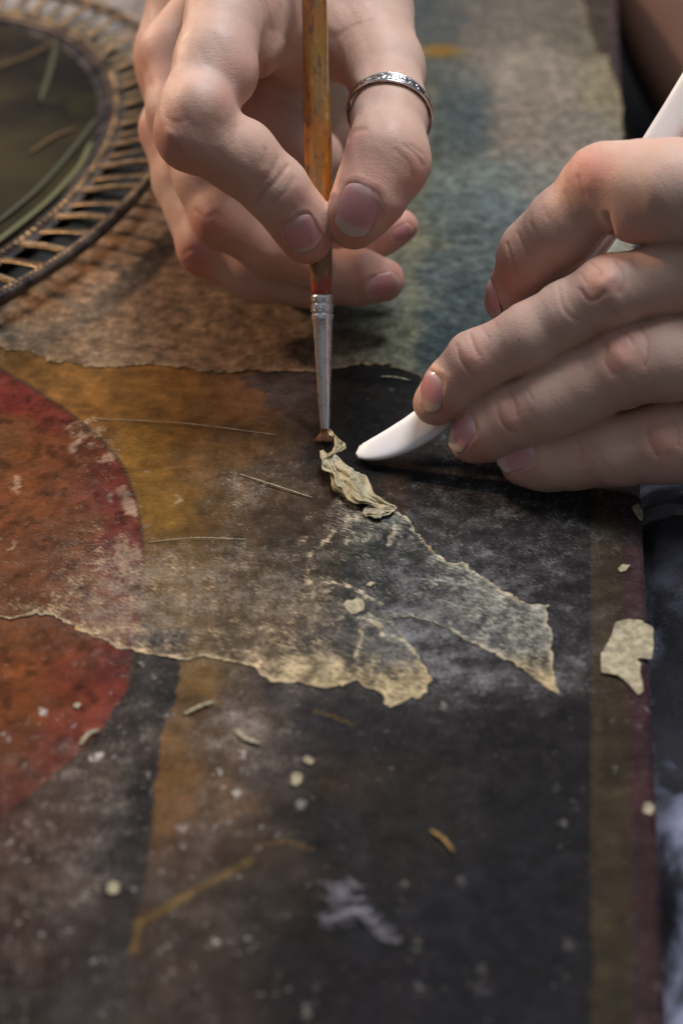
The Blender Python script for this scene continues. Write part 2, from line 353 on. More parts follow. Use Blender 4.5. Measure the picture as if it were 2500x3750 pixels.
surf = child(link("painted_surface", np.hstack([P2, zz[:, None]]), faces, BM, attrs={'paint': colr, 'dust': dustv, 'fleck': fleck, 'dustc': np.where(False, 0, np.array([.37, .315, .265]) + (np.array([.30, .30, .32]) - np.array([.37, .315, .265])) * sst(1150, 1500, PX)[:, None])}), panel)
# wooden body of the panel under its painted face
wm, nt, p, _ = newmat("aged_wood")
wn = noise(nt, 60, 6, .6, objco(nt, (1, .08, 1))); nt.links.new(mix(nt, wn.outputs[0], (.035, .018, .014), (.10, .055, .035)), p.inputs['Base Color']); p.inputs['Roughness'].default_value = .75
b0 = [(u0, v0), (u1 - .15, v0), (u1 - .15, v1), (u0, v1)]
bv = [np.append(a * EX + b * EY, z) for z in (-1.3, -25.0) for a, b in b0]
child(link("wooden_board", bv, [(3, 2, 1, 0), (4, 5, 6, 7), (0, 1, 5, 4), (1, 2, 6, 5), (2, 3, 7, 6), (3, 0, 4, 7)], wm, smooth=False), panel)

# ------------------------------------------------------------------ table below and the cloth of the sitter's lap
tm, nt, p, _ = newmat("dark_tabletop")
tn = noise(nt, 14, 6, .6, objco(nt)); nt.links.new(mix(nt, tn.outputs[0], (.006, .006, .007), (.018, .017, .017)), p.inputs['Base Color']); p.inputs['Roughness'].default_value = .6
tb = [(-1500, -600, -70), (1500, -600, -70), (1500, 2600, -70), (-1500, 2600, -70)]
t = link("table_surface", tb, [(0, 1, 2, 3)], tm, smooth=False); tag(t, kind='structure')

# ------------------------------------------------------------------ torn facing-paper sheets
def sheet(name, outline_px, step, zbase, jag, colour_fn, mat, lift=0.6):
    O = at_z(np.array(outline_px, float)[:, 0], np.array(outline_px, float)[:, 1], 0)[:, :2]
    mn = O.min(0) - 3; mx = O.max(0) + 3
    gx = np.arange(mn[0], mx[0], step); gy = np.arange(mn[1], mx[1], step)
    GX, GY = np.meshgrid(gx, gy); P = np.stack([GX.ravel(), GY.ravel()], 1)
    def S(Q):
        d = sdf2(Q, O)
        return d + jag * (1.1 * (fbm(Q[:, 0] / 1.1, Q[:, 1] / 1.1, 1, 3) - .5) + 2.0 * (fbm(Q[:, 0] / 2.6, Q[:, 1] / 2.6, 3, 4) - .5) + 2.2 * (fbm(Q[:, 0] / 9, Q[:, 1] / 9, 5, 2) - .5))
    d = S(P); nx = len(gx)
    ids = np.arange(len(P)).reshape(len(gy), nx); q = np.stack([ids[:-1, :-1], ids[:-1, 1:], ids[1:, 1:], ids[1:, :-1]], -1).reshape(-1, 4)
    q = q[(d[q] < 0).any(1)]
    used = np.unique(q); ren = -np.ones(len(P), int); ren[used] = np.arange(len(used)); q = ren[q]; P = P[used]; d = d[used]
    for _ in range(2):
        o = d > 0; e = .1
        g = np.stack([S(P[o] + [e, 0]) - d[o], S(P[o] + [0, e]) - d[o]], 1) / e
        gl = np.maximum((g ** 2).sum(1), .25); P[o] -= g * (d[o] / gl)[:, None]; d = S(P)
    d = np.minimum(d, 0)
    n = fbm(P[:, 0] / 7, P[:, 1] / 7, 6, 3)
    z = zbase + lift * np.exp(d / 1.1) * sst(.35, .75, n) + .22 * (fbm(P[:, 0] / 3, P[:, 1] / 3, 1, 3) - .5) * np.clip(-d, 0, 1)
    P3 = np.hstack([P, np.full((len(P), 1), 0.)]); X, Y, _ = proj(P3)
    at = colour_fn(P, X, Y, d)
    ob = link(name, np.hstack([P, z[:, None]]), q, mat, attrs=at)
    s = ob.modifiers.new("thickness", 'SOLIDIFY'); s.thickness = .00014; s.offset = -1
    return ob

S1C = [(150,1340,126,98,70),(100,1280,116,90,66),(400,1250,146,116,86),(600,1150,140,112,86),(700,1280,146,114,84),(500,1050,146,116,88),(900,1250,138,106,78),(1050,1280,124,96,72),
 (900,1150,134,106,80),(1300,1300,122,106,84),(1300,1150,92,96,80),(1450,1250,102,106,84),(1500,1100,108,112,96),(1500,900,108,108,88),(1600,1000,84,94,91),(1700,1100,72,84,82),
 (1620,1250,56,68,72),(1800,900,88,99,95),(1650,700,98,110,105),(1800,700,104,116,113),(1500,600,80,85,62),(1600,500,76,86,82),(1700,450,72,84,85),(1900,450,124,112,98),
 (2000,300,134,122,108),(1900,250,142,130,114),(2100,500,122,114,102),(2200,350,132,122,94),(2050,100,108,100,86),(1800,100,108,100,90),(1600,100,84,88,86),(1450,50,68,80,82),
 (1350,0,90,86,80),(2000,700,116,116,108),(2200,600,132,124,112),(2250,930,150,146,124),(2000,950,96,106,100),(50,1200,110,96,78),(600,900,140,108,80),(300,900,150,108,72),(100,1100,150,108,72),
 (700,50,130,116,104),(300,30,150,144,140),(0,0,150,144,140),(0,500,120,100,80),(1200,200,110,98,88),(1000,900,120,100,80)]
def s1col(P, X, Y, d):
    wx = fbm(P[:, 0] / 8, P[:, 1] / 8, 1) - .5; wy = fbm(P[:, 0] / 8, P[:, 1] / 8, 4) - .5
    Xc = np.clip(X, -1500, 4000); Yc = np.clip(Y, -900, 3000)
    c = shepard(Xc + 150 * wx, Yc + 110 * wy, S1C); lu = c.mean(1, keepdims=True); c = lu + (c - lu) * .78
    k = (np.exp(-((X - 1610) / 75) ** 2 - ((Y - 188) / 22) ** 2) * .9)[:, None]; c = c * (1 - k) + np.array([150, 108, 40]) * k
    # olive painted line showing through
    dl = poly_dist(np.stack([X + 10 * wx, Y], 1), [(1580, 330), (1540, 600), (1510, 900), (1495, 1320)])
    k = (1 - sst(6, 40, dl))[:, None] * .4; c = c * (1 - k) + np.array([125, 122, 95]) * k
    m = fbm(P[:, 0] / 1.6, P[:, 1] / 1.6, 2, 5); m2 = fbm(P[:, 0] / 6, P[:, 1] / 6, 6, 3)
    c = c * (.60 + .48 * m + .28 * m2)[:, None] * .93
    k = np.exp(d / .8)[:, None] * .6; c = c * (1 - k) + np.array([168, 146, 112]) * k
    return {'paint': lin(np.clip(c, 5, 250)), 'dens': np.clip(.42 + .6 * sst(0, 3.2, -d + 1.6 * (m2 - .5)), 0, 1)}
def paper_material(name, film):
    m, nt, p, out = newmat(name); L = nt.links.new; co = objco(nt)
    st = rotco(nt, -30, 3.6)
    col = attr(nt, 'paint').outputs['Color']; de = attr(nt, 'dens').outputs['Fac']
    n1 = noise(nt, 560 if film == 1 else 800, 7, .76, st if film == 1 else co); n2 = noise(nt, 250, 5, .6, co); n3 = noise(nt, 1700, 3, .6, co)
    c = mix(nt, 1.0, col, mrange(nt, n1.outputs[0], .3, .7, .62, 1.32), 'MULTIPLY')
    c = mix(nt, 1.0, c, mrange(nt, n2.outputs[0], .3, .7, .62, 1.38), 'MULTIPLY')
    L(c, p.inputs['Base Color']); p.inputs['Roughness'].default_value = .6; p.inputs['Specular IOR Level'].default_value = .06
    L(bump(nt, n3.outputs[0], .3, .00015, bump(nt, n1.outputs[0], .6, .0003)), p.inputs['Normal'])
    if film:
        tr = nd(nt, 'ShaderNodeBsdfTransparent'); mx = nd(nt, 'ShaderNodeMixShader')
        x_ = math_(nt, 'ADD', math_(nt, 'MULTIPLY', de, 1.5), math_(nt, 'MULTIPLY', math_(nt, 'SUBTRACT', n1.outputs[0], .5), 2.8))
        x_ = math_(nt, 'ADD', x_, math_(nt, 'MULTIPLY', math_(nt, 'SUBTRACT', n2.outputs[0], .5), 1.2))
        a = mrange(nt, math_(nt, 'SUBTRACT', x_, .56 if film == 1 else .0), 0, .95, 0, .93 if film == 1 else 1.0)
        L(a, mx.inputs[0]); L(tr.outputs[0], mx.inputs[1]); L(p.outputs[0], mx.inputs[2]); L(mx.outputs[0], out.inputs[0])
    return m
PAPER = paper_material("facing_paper", 2); FILM = paper_material("thin_film", 1)
s1 = sheet("facing_paper", [(-1500, 1120), (-300, 1260), (0, 1275), (120, 1285), (190, 1330), (260, 1322), (330, 1345), (560, 1338), (820, 1362), (1180, 1358), (1350, 1332), (1420, 1345), (1500, 1362), (1560, 1400),
    (1700, 1300), (1900, 1180), (2100, 1080), (2315, 990), (2306, 800), (2284, 560), (2275, 420), (2262, 330), (2232, 250), (2222, 205), (2190, 195), (2150, 90), (2120, -40), (2060, -300), (2010, -600), (-200, -600), (-2600, -300)],
    0.8, 0.12, 1.1, s1col, PAPER, .25)
tag(s1, "large torn sheet of stained grey-brown paper glued over the icon's upper part", "paper sheet")

S2 = [(-500, 1900), (-450, 1560), (150, 1560), (300, 1540), (480, 1525), (700, 1545), (1000, 1592), (1130, 1625), (1180, 1700), (1240, 1790), (1330, 1850), (1440, 1872), (1500, 1912), (1530, 1960), (1562, 1995), (1590, 2020), (1640, 2058), (1700, 2058), (1720, 2085),
    (1780, 2125), (1850, 2170), (1930, 2212), (2000, 2222), (2012, 2300), (2010, 2380), (2022, 2470), (2035, 2535), (1930, 2470), (1800, 2385), (1700, 2330), (1580, 2275), (1440, 2250), (1400, 2262), (1480, 2340), (1535, 2400), (1560, 2440),
    (1590, 2500), (1545, 2550), (1480, 2560), (1430, 2585), (1400, 2540), (1300, 2500), (1200, 2522), (1100, 2508), (990, 2505), (940, 2450), (820, 2420), (740, 2402), (660, 2425), (540, 2395), (420, 2385), (300, 2310), (230, 2270), (140, 2252), (40, 2275), (-100, 2260), (-500, 2280)]
DEN = [(200,1700,.12),(100,1600,.02),(100,1900,.18),(100,2150,.3),(300,1650,.25),(330,1600,.6),(450,1560,.3),(700,1600,.06),(1000,1700,.08),(700,1800,.1),(880,1800,.42),(950,1760,.35),(600,1950,.05),
 (1000,1900,.05),(1150,1800,.08),(1350,1870,.55),(1280,1880,.62),(1300,1940,.55),(1420,1900,.6),(1180,1980,.42),(1140,2060,.4),(1250,2050,.3),(1400,2050,.28),(1300,2100,.3),(1480,1980,.45),(1500,2100,.3),
 (1600,2130,.5),(1700,2130,.62),(1750,2200,.66),(1850,2250,.7),(1950,2300,.74),(1900,2380,.64),(1980,2440,.6),(1700,2280,.5),(1500,2220,.36),(1350,2180,.4),(500,2080,.55),(450,2150,.55),(350,2130,.5),
 (600,2130,.55),(750,2120,.5),(900,2160,.42),(1050,2150,.3),(1200,2200,.62),(1120,2210,.6),(1000,2230,.6),(800,2250,.42),(600,2300,.4),(500,2330,.55),(450,2380,.78),(600,2390,.62),(800,2380,.55),
 (1000,2440,.8),(1100,2450,.92),(1200,2460,.9),(1050,2490,.95),(1300,2450,.7),(1250,2350,.42),(1350,2350,.45),(1100,2340,.45),(1450,2450,.6),(1500,2530,.85),(1420,2500,.7),(1380,2420,.55),(900,2330,.5),(250,2240,.55),(50,2230,.45),(300,2290,.6),(1450,2380,.5)]
def s2col(P, X, Y, d):
    wx = fbm(P[:, 0] / 5, P[:, 1] / 5, 1) - .5; wy = fbm(P[:, 0] / 5, P[:, 1] / 5, 4) - .5
    de = shepard(X + 90 * wx, Y + 90 * wy, DEN, 2.6, 30)[:, 0]
    Q = np.stack([X + 16 * wx, Y + 16 * wy], 1)
    torn = poly_dist(Q, S2[11:-1]) < 70
    notch = (poly_dist(Q, [(1960, 2490), (1800, 2385), (1700, 2330), (1580, 2275), (1440, 2250), (1400, 2262), (1480, 2340), (1535, 2400), (1560, 2440)]) < 40)
    rim = np.where(notch, .5, 1) * np.exp(d / .36) * torn * (.75 + .5 * sst(.35, .65, fbm(P[:, 0] / 4, P[:, 1] / 4, 2, 2)))
    for pl, w, a in (([(1300, 2150), (1370, 2200), (1400, 2215)], 7, .5), ([(1350, 2250), (1400, 2300)], 6, .6), ([(1220, 1950), (1150, 2010), (1120, 2100), (1150, 2180)], 12, .35), ([(1310, 2260), (1320, 2320), (1300, 2400)], 8, .4),
                     ([(1450, 1930), (1420, 1990)], 12, .45), ([(1200, 2130), (1300, 2150), (1340, 2190)], 7, .5), ([(1330, 2260), (1380, 2290), (1400, 2330)], 7, .7), ([(1440, 2330), (1500, 2370), (1530, 2400)], 8, .6)):
        rim = np.maximum(rim, a * (.35 + .9 * sst(.4, .62, fbm(P[:, 0] / 1.5, P[:, 1] / 1.5, 4, 3))) * (1 - sst(w * .3, w * 1.3, poly_dist(Q + 14 * (fbm(P[:, 0] / 1.8, P[:, 1] / 1.8, 5, 3) - .5)[:, None], pl))))
    de = np.clip(de * (.86 + .08 * sst(1000, 1400, X)) + 1.1 * rim, 0, 1.2)
    warm = sst(1500, 1000, X)[:, None]
    c = np.array([150, 150, 140]) * (1 - warm) + np.array([170, 150, 122]) * warm
    y2 = (sst(2350, 2480, Y) * sst(900, 1100, X))[:, None]; c = c * (1 - y2) + np.array([176, 160, 126]) * y2
    c = c * (1 - rim[:, None] * .8) + np.array([188, 172, 140]) * rim[:, None] * .8
    og = (rim * sst(.6, .75, fbm(P[:, 0] / 2.5, P[:, 1] / 2.5, 7, 2)))[:, None]; c = c * (1 - .5 * og) + np.array([150, 112, 58]) * .5 * og
    c = c * (.84 + .32 * fbm(P[:, 0] / 3, P[:, 1] / 3, 2))[:, None]
    return {'paint': lin(np.clip(c, 5, 250)), 'dens': de}
s2 = sheet("facing_film", S2, 0.42, 0.10, 0.95, s2col, FILM, .34)
tag(s2, "thin translucent torn film of whitish facing tissue spread across the middle of the icon", "paper sheet")
def rough_paper(c1, c2):
    m, nt, p, _ = newmat("torn_paper"); co = objco(nt); n = noise(nt, 500, 6, .7, co); n2 = noise(nt, 120, 4, .6, co)
    nt.links.new(mix(nt, mrange(nt, n.outputs[0], .38, .66), c1, c2), p.inputs['Base Color']); p.inputs['Roughness'].default_value = .8
    nt.links.new(bump(nt, n2.outputs[0], .8, .0012, bump(nt, n.outputs[0], .6, .0003)), p.inputs['Normal']); return m
CREAM = rough_paper(tuple(lin((132, 124, 102))), tuple(lin((180, 170, 142)))); OCRE = rough_paper(tuple(lin((120, 92, 50))), tuple(lin((160, 128, 76))))
def flat_scrap(name, outline_px, z, jag, label, cat, mat=None, group=None, step=.35, h=.5):
    def cf(P, X, Y, d): return {}
    o = sheet(name, outline_px, step, z, jag, cf, mat or CREAM, h); o.modifiers[0].thickness = .0003
    return tag(o, label, cat, group)
flat_scrap("paper_scrap", [(2250, 2290), (2300, 2278), (2350, 2282), (2385, 2310), (2390, 2370), (2382, 2420), (2340, 2415), (2310, 2395), (2345, 2440), (2340, 2470), (2352, 2530), (2335, 2548), (2300, 2510), (2262, 2482), (2200, 2470), (2196, 2400), (2215, 2370), (2240, 2320)],
    .35, .25, "large cream torn paper patch stuck across the olive and maroon border", "paper scrap")
flat_scrap("paper_scrap", [(2310, 1862), (2335, 1850), (2352, 1880), (2345, 1915), (2322, 1885)], .3, .15, "small pale paper bit at the panel edge in the shade under the little finger", "paper scrap")
flat_scrap("paper_scrap", [(2258, 2085), (2275, 2070), (2305, 2072), (2290, 2095), (2268, 2100)], .3, .12, "tiny white paper bit on the maroon border between hand and large patch", "paper scrap")

# ------------------------------------------------------------------ filigree tray
TC, TA, TB, TR = np.array([-165.1, 490.0]), 82.7, 146.4, -0.02
def oval(phi, off, z):
    a, b = TA + off, TB + off; x, y = a * np.cos(phi), b * np.sin(phi)
    return np.array([TC[0] + x * math.cos(TR) - y * math.sin(TR), TC[1] + x * math.sin(TR) + y * math.cos(TR), z])
def brass(name, c1, c2, rough=.35):
    m, nt, p, _ = newmat(name); co = objco(nt); n = noise(nt, 90, 6, .65, co); n2 = noise(nt, 900, 3, .5, co)
    nt.links.new(mix(nt, mrange(nt, n.outputs[0], .35, .68), c1, c2), p.inputs['Base Color']); p.inputs['Metallic'].default_value = .85
    nt.links.new(mrange(nt, n.outputs[0], .3, .7, rough, rough + .25), p.inputs['Roughness'])
    nt.links.new(bump(nt, n2.outputs[0], .3, .0002), p.inputs['Normal']); return m
BRASS = brass("tarnished_brass", (.085, .066, .048), (.50, .34, .18), .25); DARKB = brass("dark_bronze", (.045, .042, .045), (.14, .12, .11), .4)
tray = empty("serving_tray", (TC[0], TC[1], 0)); tray.matrix_basis = Matrix.Translation(tray.location)
tag(tray, "oval tarnished brass tray with pierced beaded rim standing at the upper left of the icon", "tray")
def ringband(name, profile, mat, n=200):
    vs = []; 
    for k in range(n):
        ph = 2 * math.pi * k / n
        for off, z in profile: vs.append(oval(ph, off, z))
    m = len(profile); fs = [(k * m + i, ((k + 1) % n) * m + i, ((k + 1) % n) * m + (i + 1) % m, k * m + (i + 1) % m) for k in range(n) for i in range(m)]
    return child(link(name, vs, fs, mat), tray)
ringband("outer_rim", [(21, 8.2), (22.2, 7.4), (24, 8.0), (24.8, 9.6), (24.4, 11.2), (22.4, 11.8), (21, 11)], DARKB)
ringband("inner_rim", [(-4, 5.4), (-1.5, 6.2), (1.2, 6.7), (3.2, 6.5), (3.6, 6.1), (1.2, 5.6), (-1.5, 5.2), (-4, 4.6)], DARKB)
ringband("tray_wall", [(-4, 4.2), (-3.9, 4.8), (-7.8, 2.6), (-8.4, 2.4), (-8.2, 2.0)], DARKB)
ringband("added_gap_shade", [(-12, 1.0), (13, 1.0), (13.4, 1.3), (13, 1.6), (-12, 1.6)], simple("gap_shade_black", (.006, .006, .006), .7))  # added black ring under the slats, stands in for shade in the gaps
# bottom plate, dark with painted reeds
dm, nt, p, _ = newmat("painted_tray_bottom"); co = objco(nt); n = noise(nt, 45, 5, .6, co); n2 = noise(nt, 12, 3, .5, co)
nt.links.new(mix(nt, mrange(nt, n2.outputs[0], .4, .62), mix(nt, mrange(nt, n.outputs[0], .4, .7), (.018, .013, .012), (.045, .036, .018)), (.055, .043, .020)), p.inputs['Base Color'])
p.inputs['Roughness'].default_value = .5; p.inputs['Specular IOR Level'].default_value = .15
vs = [oval(0, -TA, 2.6)]; K = 160
vs = [np.array([TC[0], TC[1], 2.6])] + [oval(2 * math.pi * k / K, -8, 2.6) for k in range(K)] + [oval(2 * math.pi * k / K, -8, 1.8) for k in range(K)]
fs = [(0, 1 + k, 1 + (k + 1) % K) for k in range(K)] + [(1 + k, 1 + K + k, 1 + K + (k + 1) % K, 1 + (k + 1) % K) for k in range(K)]
child(link("bottom_plate", vs, fs, dm), tray)
foot = [oval(2 * math.pi * k / K, -30, 1.2) for k in range(K + 1)]; v, f = tube(foot, 0.8, 8, False); child(link("foot_ring", v, f, DARKB), tray)
NS = 74
def slat_mesh(kind):
    """one rim bar bridging inner and outer rim, local x = outwards, from 0 to 20"""
    xs = np.linspace(0, 20.6, 15); zc = 6.2 + 4.2 * (xs / 20.6) ** 1.25 + .8 * np.sin(np.pi * xs / 20.6)
    vs = []; hw = 1.9 if kind == 0 else 1.3
    for x, z in zip(xs, zc):
        t = .4 if kind == 0 else .8
        for a in np.linspace(0, 2 * math.pi, 9)[:-1]: vs.append((x, hw * math.cos(a), z + t * math.sin(a)))
    n = 8; fs = [(i * n + k, (i + 1) * n + k, (i + 1) * n + (k + 1) % n, i * n + (k + 1) % n) for i in range(len(xs) - 1) for k in range(n)]
    if kind == 1:
        for x in np.linspace(.8, 19.8, 13):
            z = 6.2 + 4.2 * (x / 20.6) ** 1.25 + .8 * math.sin(math.pi * x / 20.6) + .55; b = len(vs)
            for j, (rr, dz) in enumerate(((1.0, 0), (.75, .65), (0.05, .98))):
                for a in np.linspace(0, 2 * math.pi, 7)[:-1]: vs.append((x + .8 * rr * math.cos(a), 1.25 * rr * math.sin(a), z + dz))
            for j in range(2):
                for k in range(6): fs.append((b + j * 6 + k, b + j * 6 + (k + 1) % 6, b + (j + 1) * 6 + (k + 1) % 6, b + (j + 1) * 6 + k))
            fs.append(tuple(b + 12 + k for k in range(6)))
    return vs, fs
sl = []
for kd in (0, 1):
    v, f = slat_mesh(kd); o = link("slat", v, f, BRASS); sl.append(o)
first = [True, True]
for k in range(NS):
    # even spacing along the rim
    ph = 2 * math.pi * (k + .35) / NS; ph = ph - .115 * math.sin(2 * ph)
    p0 = oval(ph, 1.0, 0); p1 = oval(ph, 22.0, 0); kd = k % 2
    o = sl[kd] if first[kd] else sl[kd].copy()
    if not first[kd]: COL.objects.link(o)
    first[kd] = False
    dv = p1 - p0
    o.parent = tray; o.location = Vector((p0[0] - TC[0], p0[1] - TC[1], 0)) * MM; o.rotation_euler = (0, 0, math.atan2(dv[1], dv[0]) + .05 * math.sin(k * 2.3))
def beads(name, off, z, n, r):
    vs = []; fs = []
    for k in range(n):
        c = oval(2 * math.pi * k / n, off, z); b = len(vs)
        for rr, dz in ((1, 0), (.8, .6), (.1, 1)):
            for a in range(6): vs.append(c + r * np.array([rr * math.cos(a * 1.047), rr * math.sin(a * 1.047), dz]))
        for j in range(2):
            for a in range(6): fs.append((b + j * 6 + a, b + j * 6 + (a + 1) % 6, b + (j + 1) * 6 + (a + 1) % 6, b + (j + 1) * 6 + a))
        fs.append(tuple(b + 12 + a for a in range(6)))
    o = child(link(name, vs, fs, BRASS), tray); o['kind'] = 'stuff'
beads("rim_beading", 23.4, 11.5, 420, .85); beads("inner_beading", -.4, 6.6, 230, 1.15)
# painted / laid reeds in the tray
GRN = simple("reed_green", (.050, .053, .027), .6); GLD = simple("reed_gold", (.085, .052, .018), .6); GGL = simple("reed_pale", (.11, .115, .052), .5)
def reed(pts, w, z, mat, label):
    P = catmull([at_z(x, y, z) for x, y in pts], 6); r = w * np.clip(np.sin(np.pi * np.linspace(.06, .97, len(P))) * 2.2, .25, 1)
    v, f = tube(P, r, 8, True, .35); return tag(link("dried_reed", v, f, mat), label, "reed")
reed([(210, 140), (190, 240), (150, 370)], 1.15, 4, GRN, "short dull green reed running down from the tray's top edge")
reed([(200, 150), (110, 200), (-60, 260)], 1.0, 4.5, GLD, "golden brown reed slanting left from the tray's top edge")
reed([(358, 430), (280, 530), (150, 680), (-30, 830)], 1.0, 4, GRN, "pale grey-green reed, upper of two long ones across the tray")
reed([(335, 520), (290, 610), (180, 730), (60, 830), (-60, 920)], 1.15, 5, GGL, "bright yellow-green reed following the lower inner edge of the tray")
reed([(270, 470), (200, 500), (110, 560)], .9, 3.6, GLD, "faint brown reed in the middle of the dark tray bottom")

# ------------------------------------------------------------------ hands: implicit surface, one continuous skin
def c1(x, y): return 400 + x / 1.2062, y / 1.2062
def c2(x, y): return 1300 + x / 1.3067, 100 + y / 1.3067
def J(cf, x, y, r, d):
    px, py = cf(x, y); s = 1.2062 if cf is c1 else 1.3067
    return at_d(px, py, d), r / s * d / F_PX
def smin(a, b, k):
    h = np.maximum(k - np.abs(a - b), 0) / k; return np.minimum(a, b) - h * h * k * .25
def build_hand(name, groups, vox, strokes, cf, flush, nails, mat, clip=None):
    """groups: (name, k inside, k to body, [chains of joints (x, y, r, depth)])"""
    allp = []
    G = []
    for gname, kin, kout, chains in groups:
        prims = []
        for ch in chains:
            js = [J(cf, *j) for j in ch]
            if len(js) == 1: js = js * 2
            for a, b in zip(js[:-1], js[1:]): prims.append((a[0], b[0], a[1], b[1])); allp += [a[0] - a[1], a[0] + a[1], b[0] - b[1], b[0] + b[1]]
        G.append((gname, kin, kout, prims))
    allp = np.array(allp); mn = allp.min(0) - 4; mx = allp.max(0) + 4
    if clip is not None: mn = np.maximum(mn, clip[0]); mx = np.minimum(mx, clip[1])
    dims = np.ceil((mx - mn) / vox).astype(int) + 1
    ax = [mn[i] + np.arange(dims[i]) * vox for i in range(3)]
    total = np.full(dims, 9.0, np.float32); gid = np.zeros(dims, np.int8); best = np.full(dims, 9.0, np.float32)
    for gi, (gname, kin, kout, prims) in enumerate(G):
        fld = np.full(dims, 9.0, np.float32)
        for A, B, ra, rb in prims:
            lo = np.minimum(A - ra, B - rb) - 8; hi = np.maximum(A + ra, B + rb) + 8
            sl_ = []
            for i in range(3):
                i0 = max(0, int((lo[i] - mn[i]) / vox)); i1 = min(dims[i], int((hi[i] - mn[i]) / vox) + 1); sl_.append(slice(i0, max(i0, i1)))
            sl_ = tuple(sl_)
            X = ax[0][sl_[0]][:, None, None].astype(np.float32); Y = ax[1][sl_[1]][None, :, None].astype(np.float32); Z = ax[2][sl_[2]][None, None, :].astype(np.float32)
            if X.size * Y.size * Z.size == 0: continue
            ab = B - A; L2 = max(float(ab @ ab), 1e-6)
            t = np.clip(((X - A[0]) * ab[0] + (Y - A[1]) * ab[1] + (Z - A[2]) * ab[2]) / L2, 0, 1)
            d = np.sqrt((X - A[0] - t * ab[0]) ** 2 + (Y - A[1] - t * ab[1]) ** 2 + (Z - A[2] - t * ab[2]) ** 2) - (ra + t * (rb - ra))
            fld[sl_] = smin(fld[sl_], d.astype(np.float32), kin)
        cl = fld < best; gid[cl] = gi; best = np.minimum(best, fld)
        if gi == 0: palm = fld; total = fld.copy()
        else: total = smin(total, smin(palm, fld, kout), 0.7)
    g = vdb.FloatGrid(background=9.0); g.copyFromArray(total); 
    pts, quads = g.convertToQuads(isovalue=0.0)
    V = np.asarray(pts, float) * vox + mn; Q = np.asarray(quads)
    # relax lightly
    E = np.vstack([Q[:, [0, 1]], Q[:, [1, 2]], Q[:, [2, 3]], Q[:, [3, 0]]])
    cnt = np.bincount(E[:, 0], minlength=len(V)) + np.bincount(E[:, 1], minlength=len(V)); cnt = np.maximum(cnt, 1)
    def relax(V, lam):
        s = np.stack([np.bincount(E[:, 0], V[E[:, 1], i], len(V)) + np.bincount(E[:, 1], V[E[:, 0], i], len(V)) for i in range(3)], 1) / cnt[:, None]
        return V + lam * (s - V)
    def normals(V):
        n = np.cross(V[Q[:, 2]] - V[Q[:, 0]], V[Q[:, 3]] - V[Q[:, 1]]); N = np.zeros_like(V)
        for k in range(4):
            for i in range(3): N[:, i] += np.bincount(Q[:, k], n[:, i], len(V))
        return N / np.maximum(np.linalg.norm(N, axis=1), 1e-9)[:, None]
    for _ in range(3): V = relax(V, .5); V = relax(V, -.52)
    N = normals(V)
    gi_ = np.clip(np.round((V - mn) / vox).astype(int), 0, dims - 1)
    t0 = total[tuple(gi_.T)]; 
    # outward sign
    probe = np.clip(np.round((V + N * vox * 2 - mn) / vox).astype(int), 0, dims - 1)
    if (total[tuple(probe.T)] - t0).mean() < 0: Q = Q[:, ::-1]; N = -N
    fid = gid[tuple(gi_.T)]; names = [g_[0] for g_ in G]
    # organic unevenness
    u = fbm(V[:, 0] / 7 + V[:, 2] / 9, V[:, 1] / 7 - V[:, 2] / 8, 3, 3) - .5; V = V + N * (u * .6)[:, None]
    X, Y, D = proj(V); s = 1.2062 if cf is c1 else 1.3067
    cx, cy = ((X - 400) * s, Y * s) if cf is c1 else ((X - 1300) * s, (Y - 100) * s)
    view = (CAM - V); view /= np.linalg.norm(view, axis=1)[:, None]; facing = (N * view).sum(1)
    XY = np.stack([cx, cy], 1); disp = np.zeros(len(V)); crease = np.zeros(len(V))
    for fn, pl, w, dep in strokes:
        m = (fid == names.index(fn)) & (facing > .02) if fn else facing > .02
        bb = np.array(pl); m &= (cx > bb[:, 0].min() - 3 * w) & (cx < bb[:, 0].max() + 3 * w) & (cy > bb[:, 1].min() - 3 * w) & (cy < bb[:, 1].max() + 3 * w)
        ii = np.where(m)[0]
        if not len(ii): continue
        dd = poly_dist(XY[ii], catmull(pl, 4) if len(pl) > 1 else [pl[0], pl[0]]); k = np.exp(-(dd / w) ** 2)
        # taper towards the stroke's ends
        e0 = np.minimum(np.linalg.norm(XY[ii] - pl[0], axis=1), np.linalg.norm(XY[ii] - pl[-1], axis=1)); 
        dep = dep * .72 if dep > 0 else dep * .8
        disp[ii] -= dep * k; crease[ii] = np.maximum(crease[ii], k * min(1, max(0, dep) * 2.2))
    V0 = V.copy()
    V = V + N * disp[:, None]
    # nails
    bv0 = BVHTree.FromPolygons([Vector(p_) for p_ in V0], [tuple(int(z_) for z_ in q_) for q_ in Q])
    hand_nails = []
    fl = np.zeros(len(V)); 
    for nn in nails:
        (nx_, ny_), (dx, dy), hl, hw, fing, curve, tipw = nn['c'], nn['dir'], nn['hl'], nn['hw'], nn['f'], nn.get('curve', 1.0), nn.get('tip', .14)
        px, py = cf(nx_, ny_); r0 = ray(px, py); r0 /= np.linalg.norm(r0)
        hit = bv0.ray_cast(Vector(CAM), Vector(r0))
        if hit[0] is None: print("nail miss", name, nn); continue
        C0 = np.array(hit[0]); 
        near = (np.linalg.norm(V0 - C0, axis=1) < 3.2) & (fid == names.index(fing)); n0 = N[near].mean(0) if near.any() else np.array(hit[1]); n0 /= np.linalg.norm(n0)
        if 'n' in nn: n0 = n0 + np.array(nn['n']); n0 /= np.linalg.norm(n0)
        dep = float((C0 - CAM) @ np.array([0, CT, -ST])); q2 = cf(nx_ + dx * 50, ny_ + dy * 50)
        A = at_d(q2[0], q2[1], dep) - at_d(px, py, dep); A = A - (A @ n0) * n0; A /= np.linalg.norm(A); Bx = np.cross(n0, A)
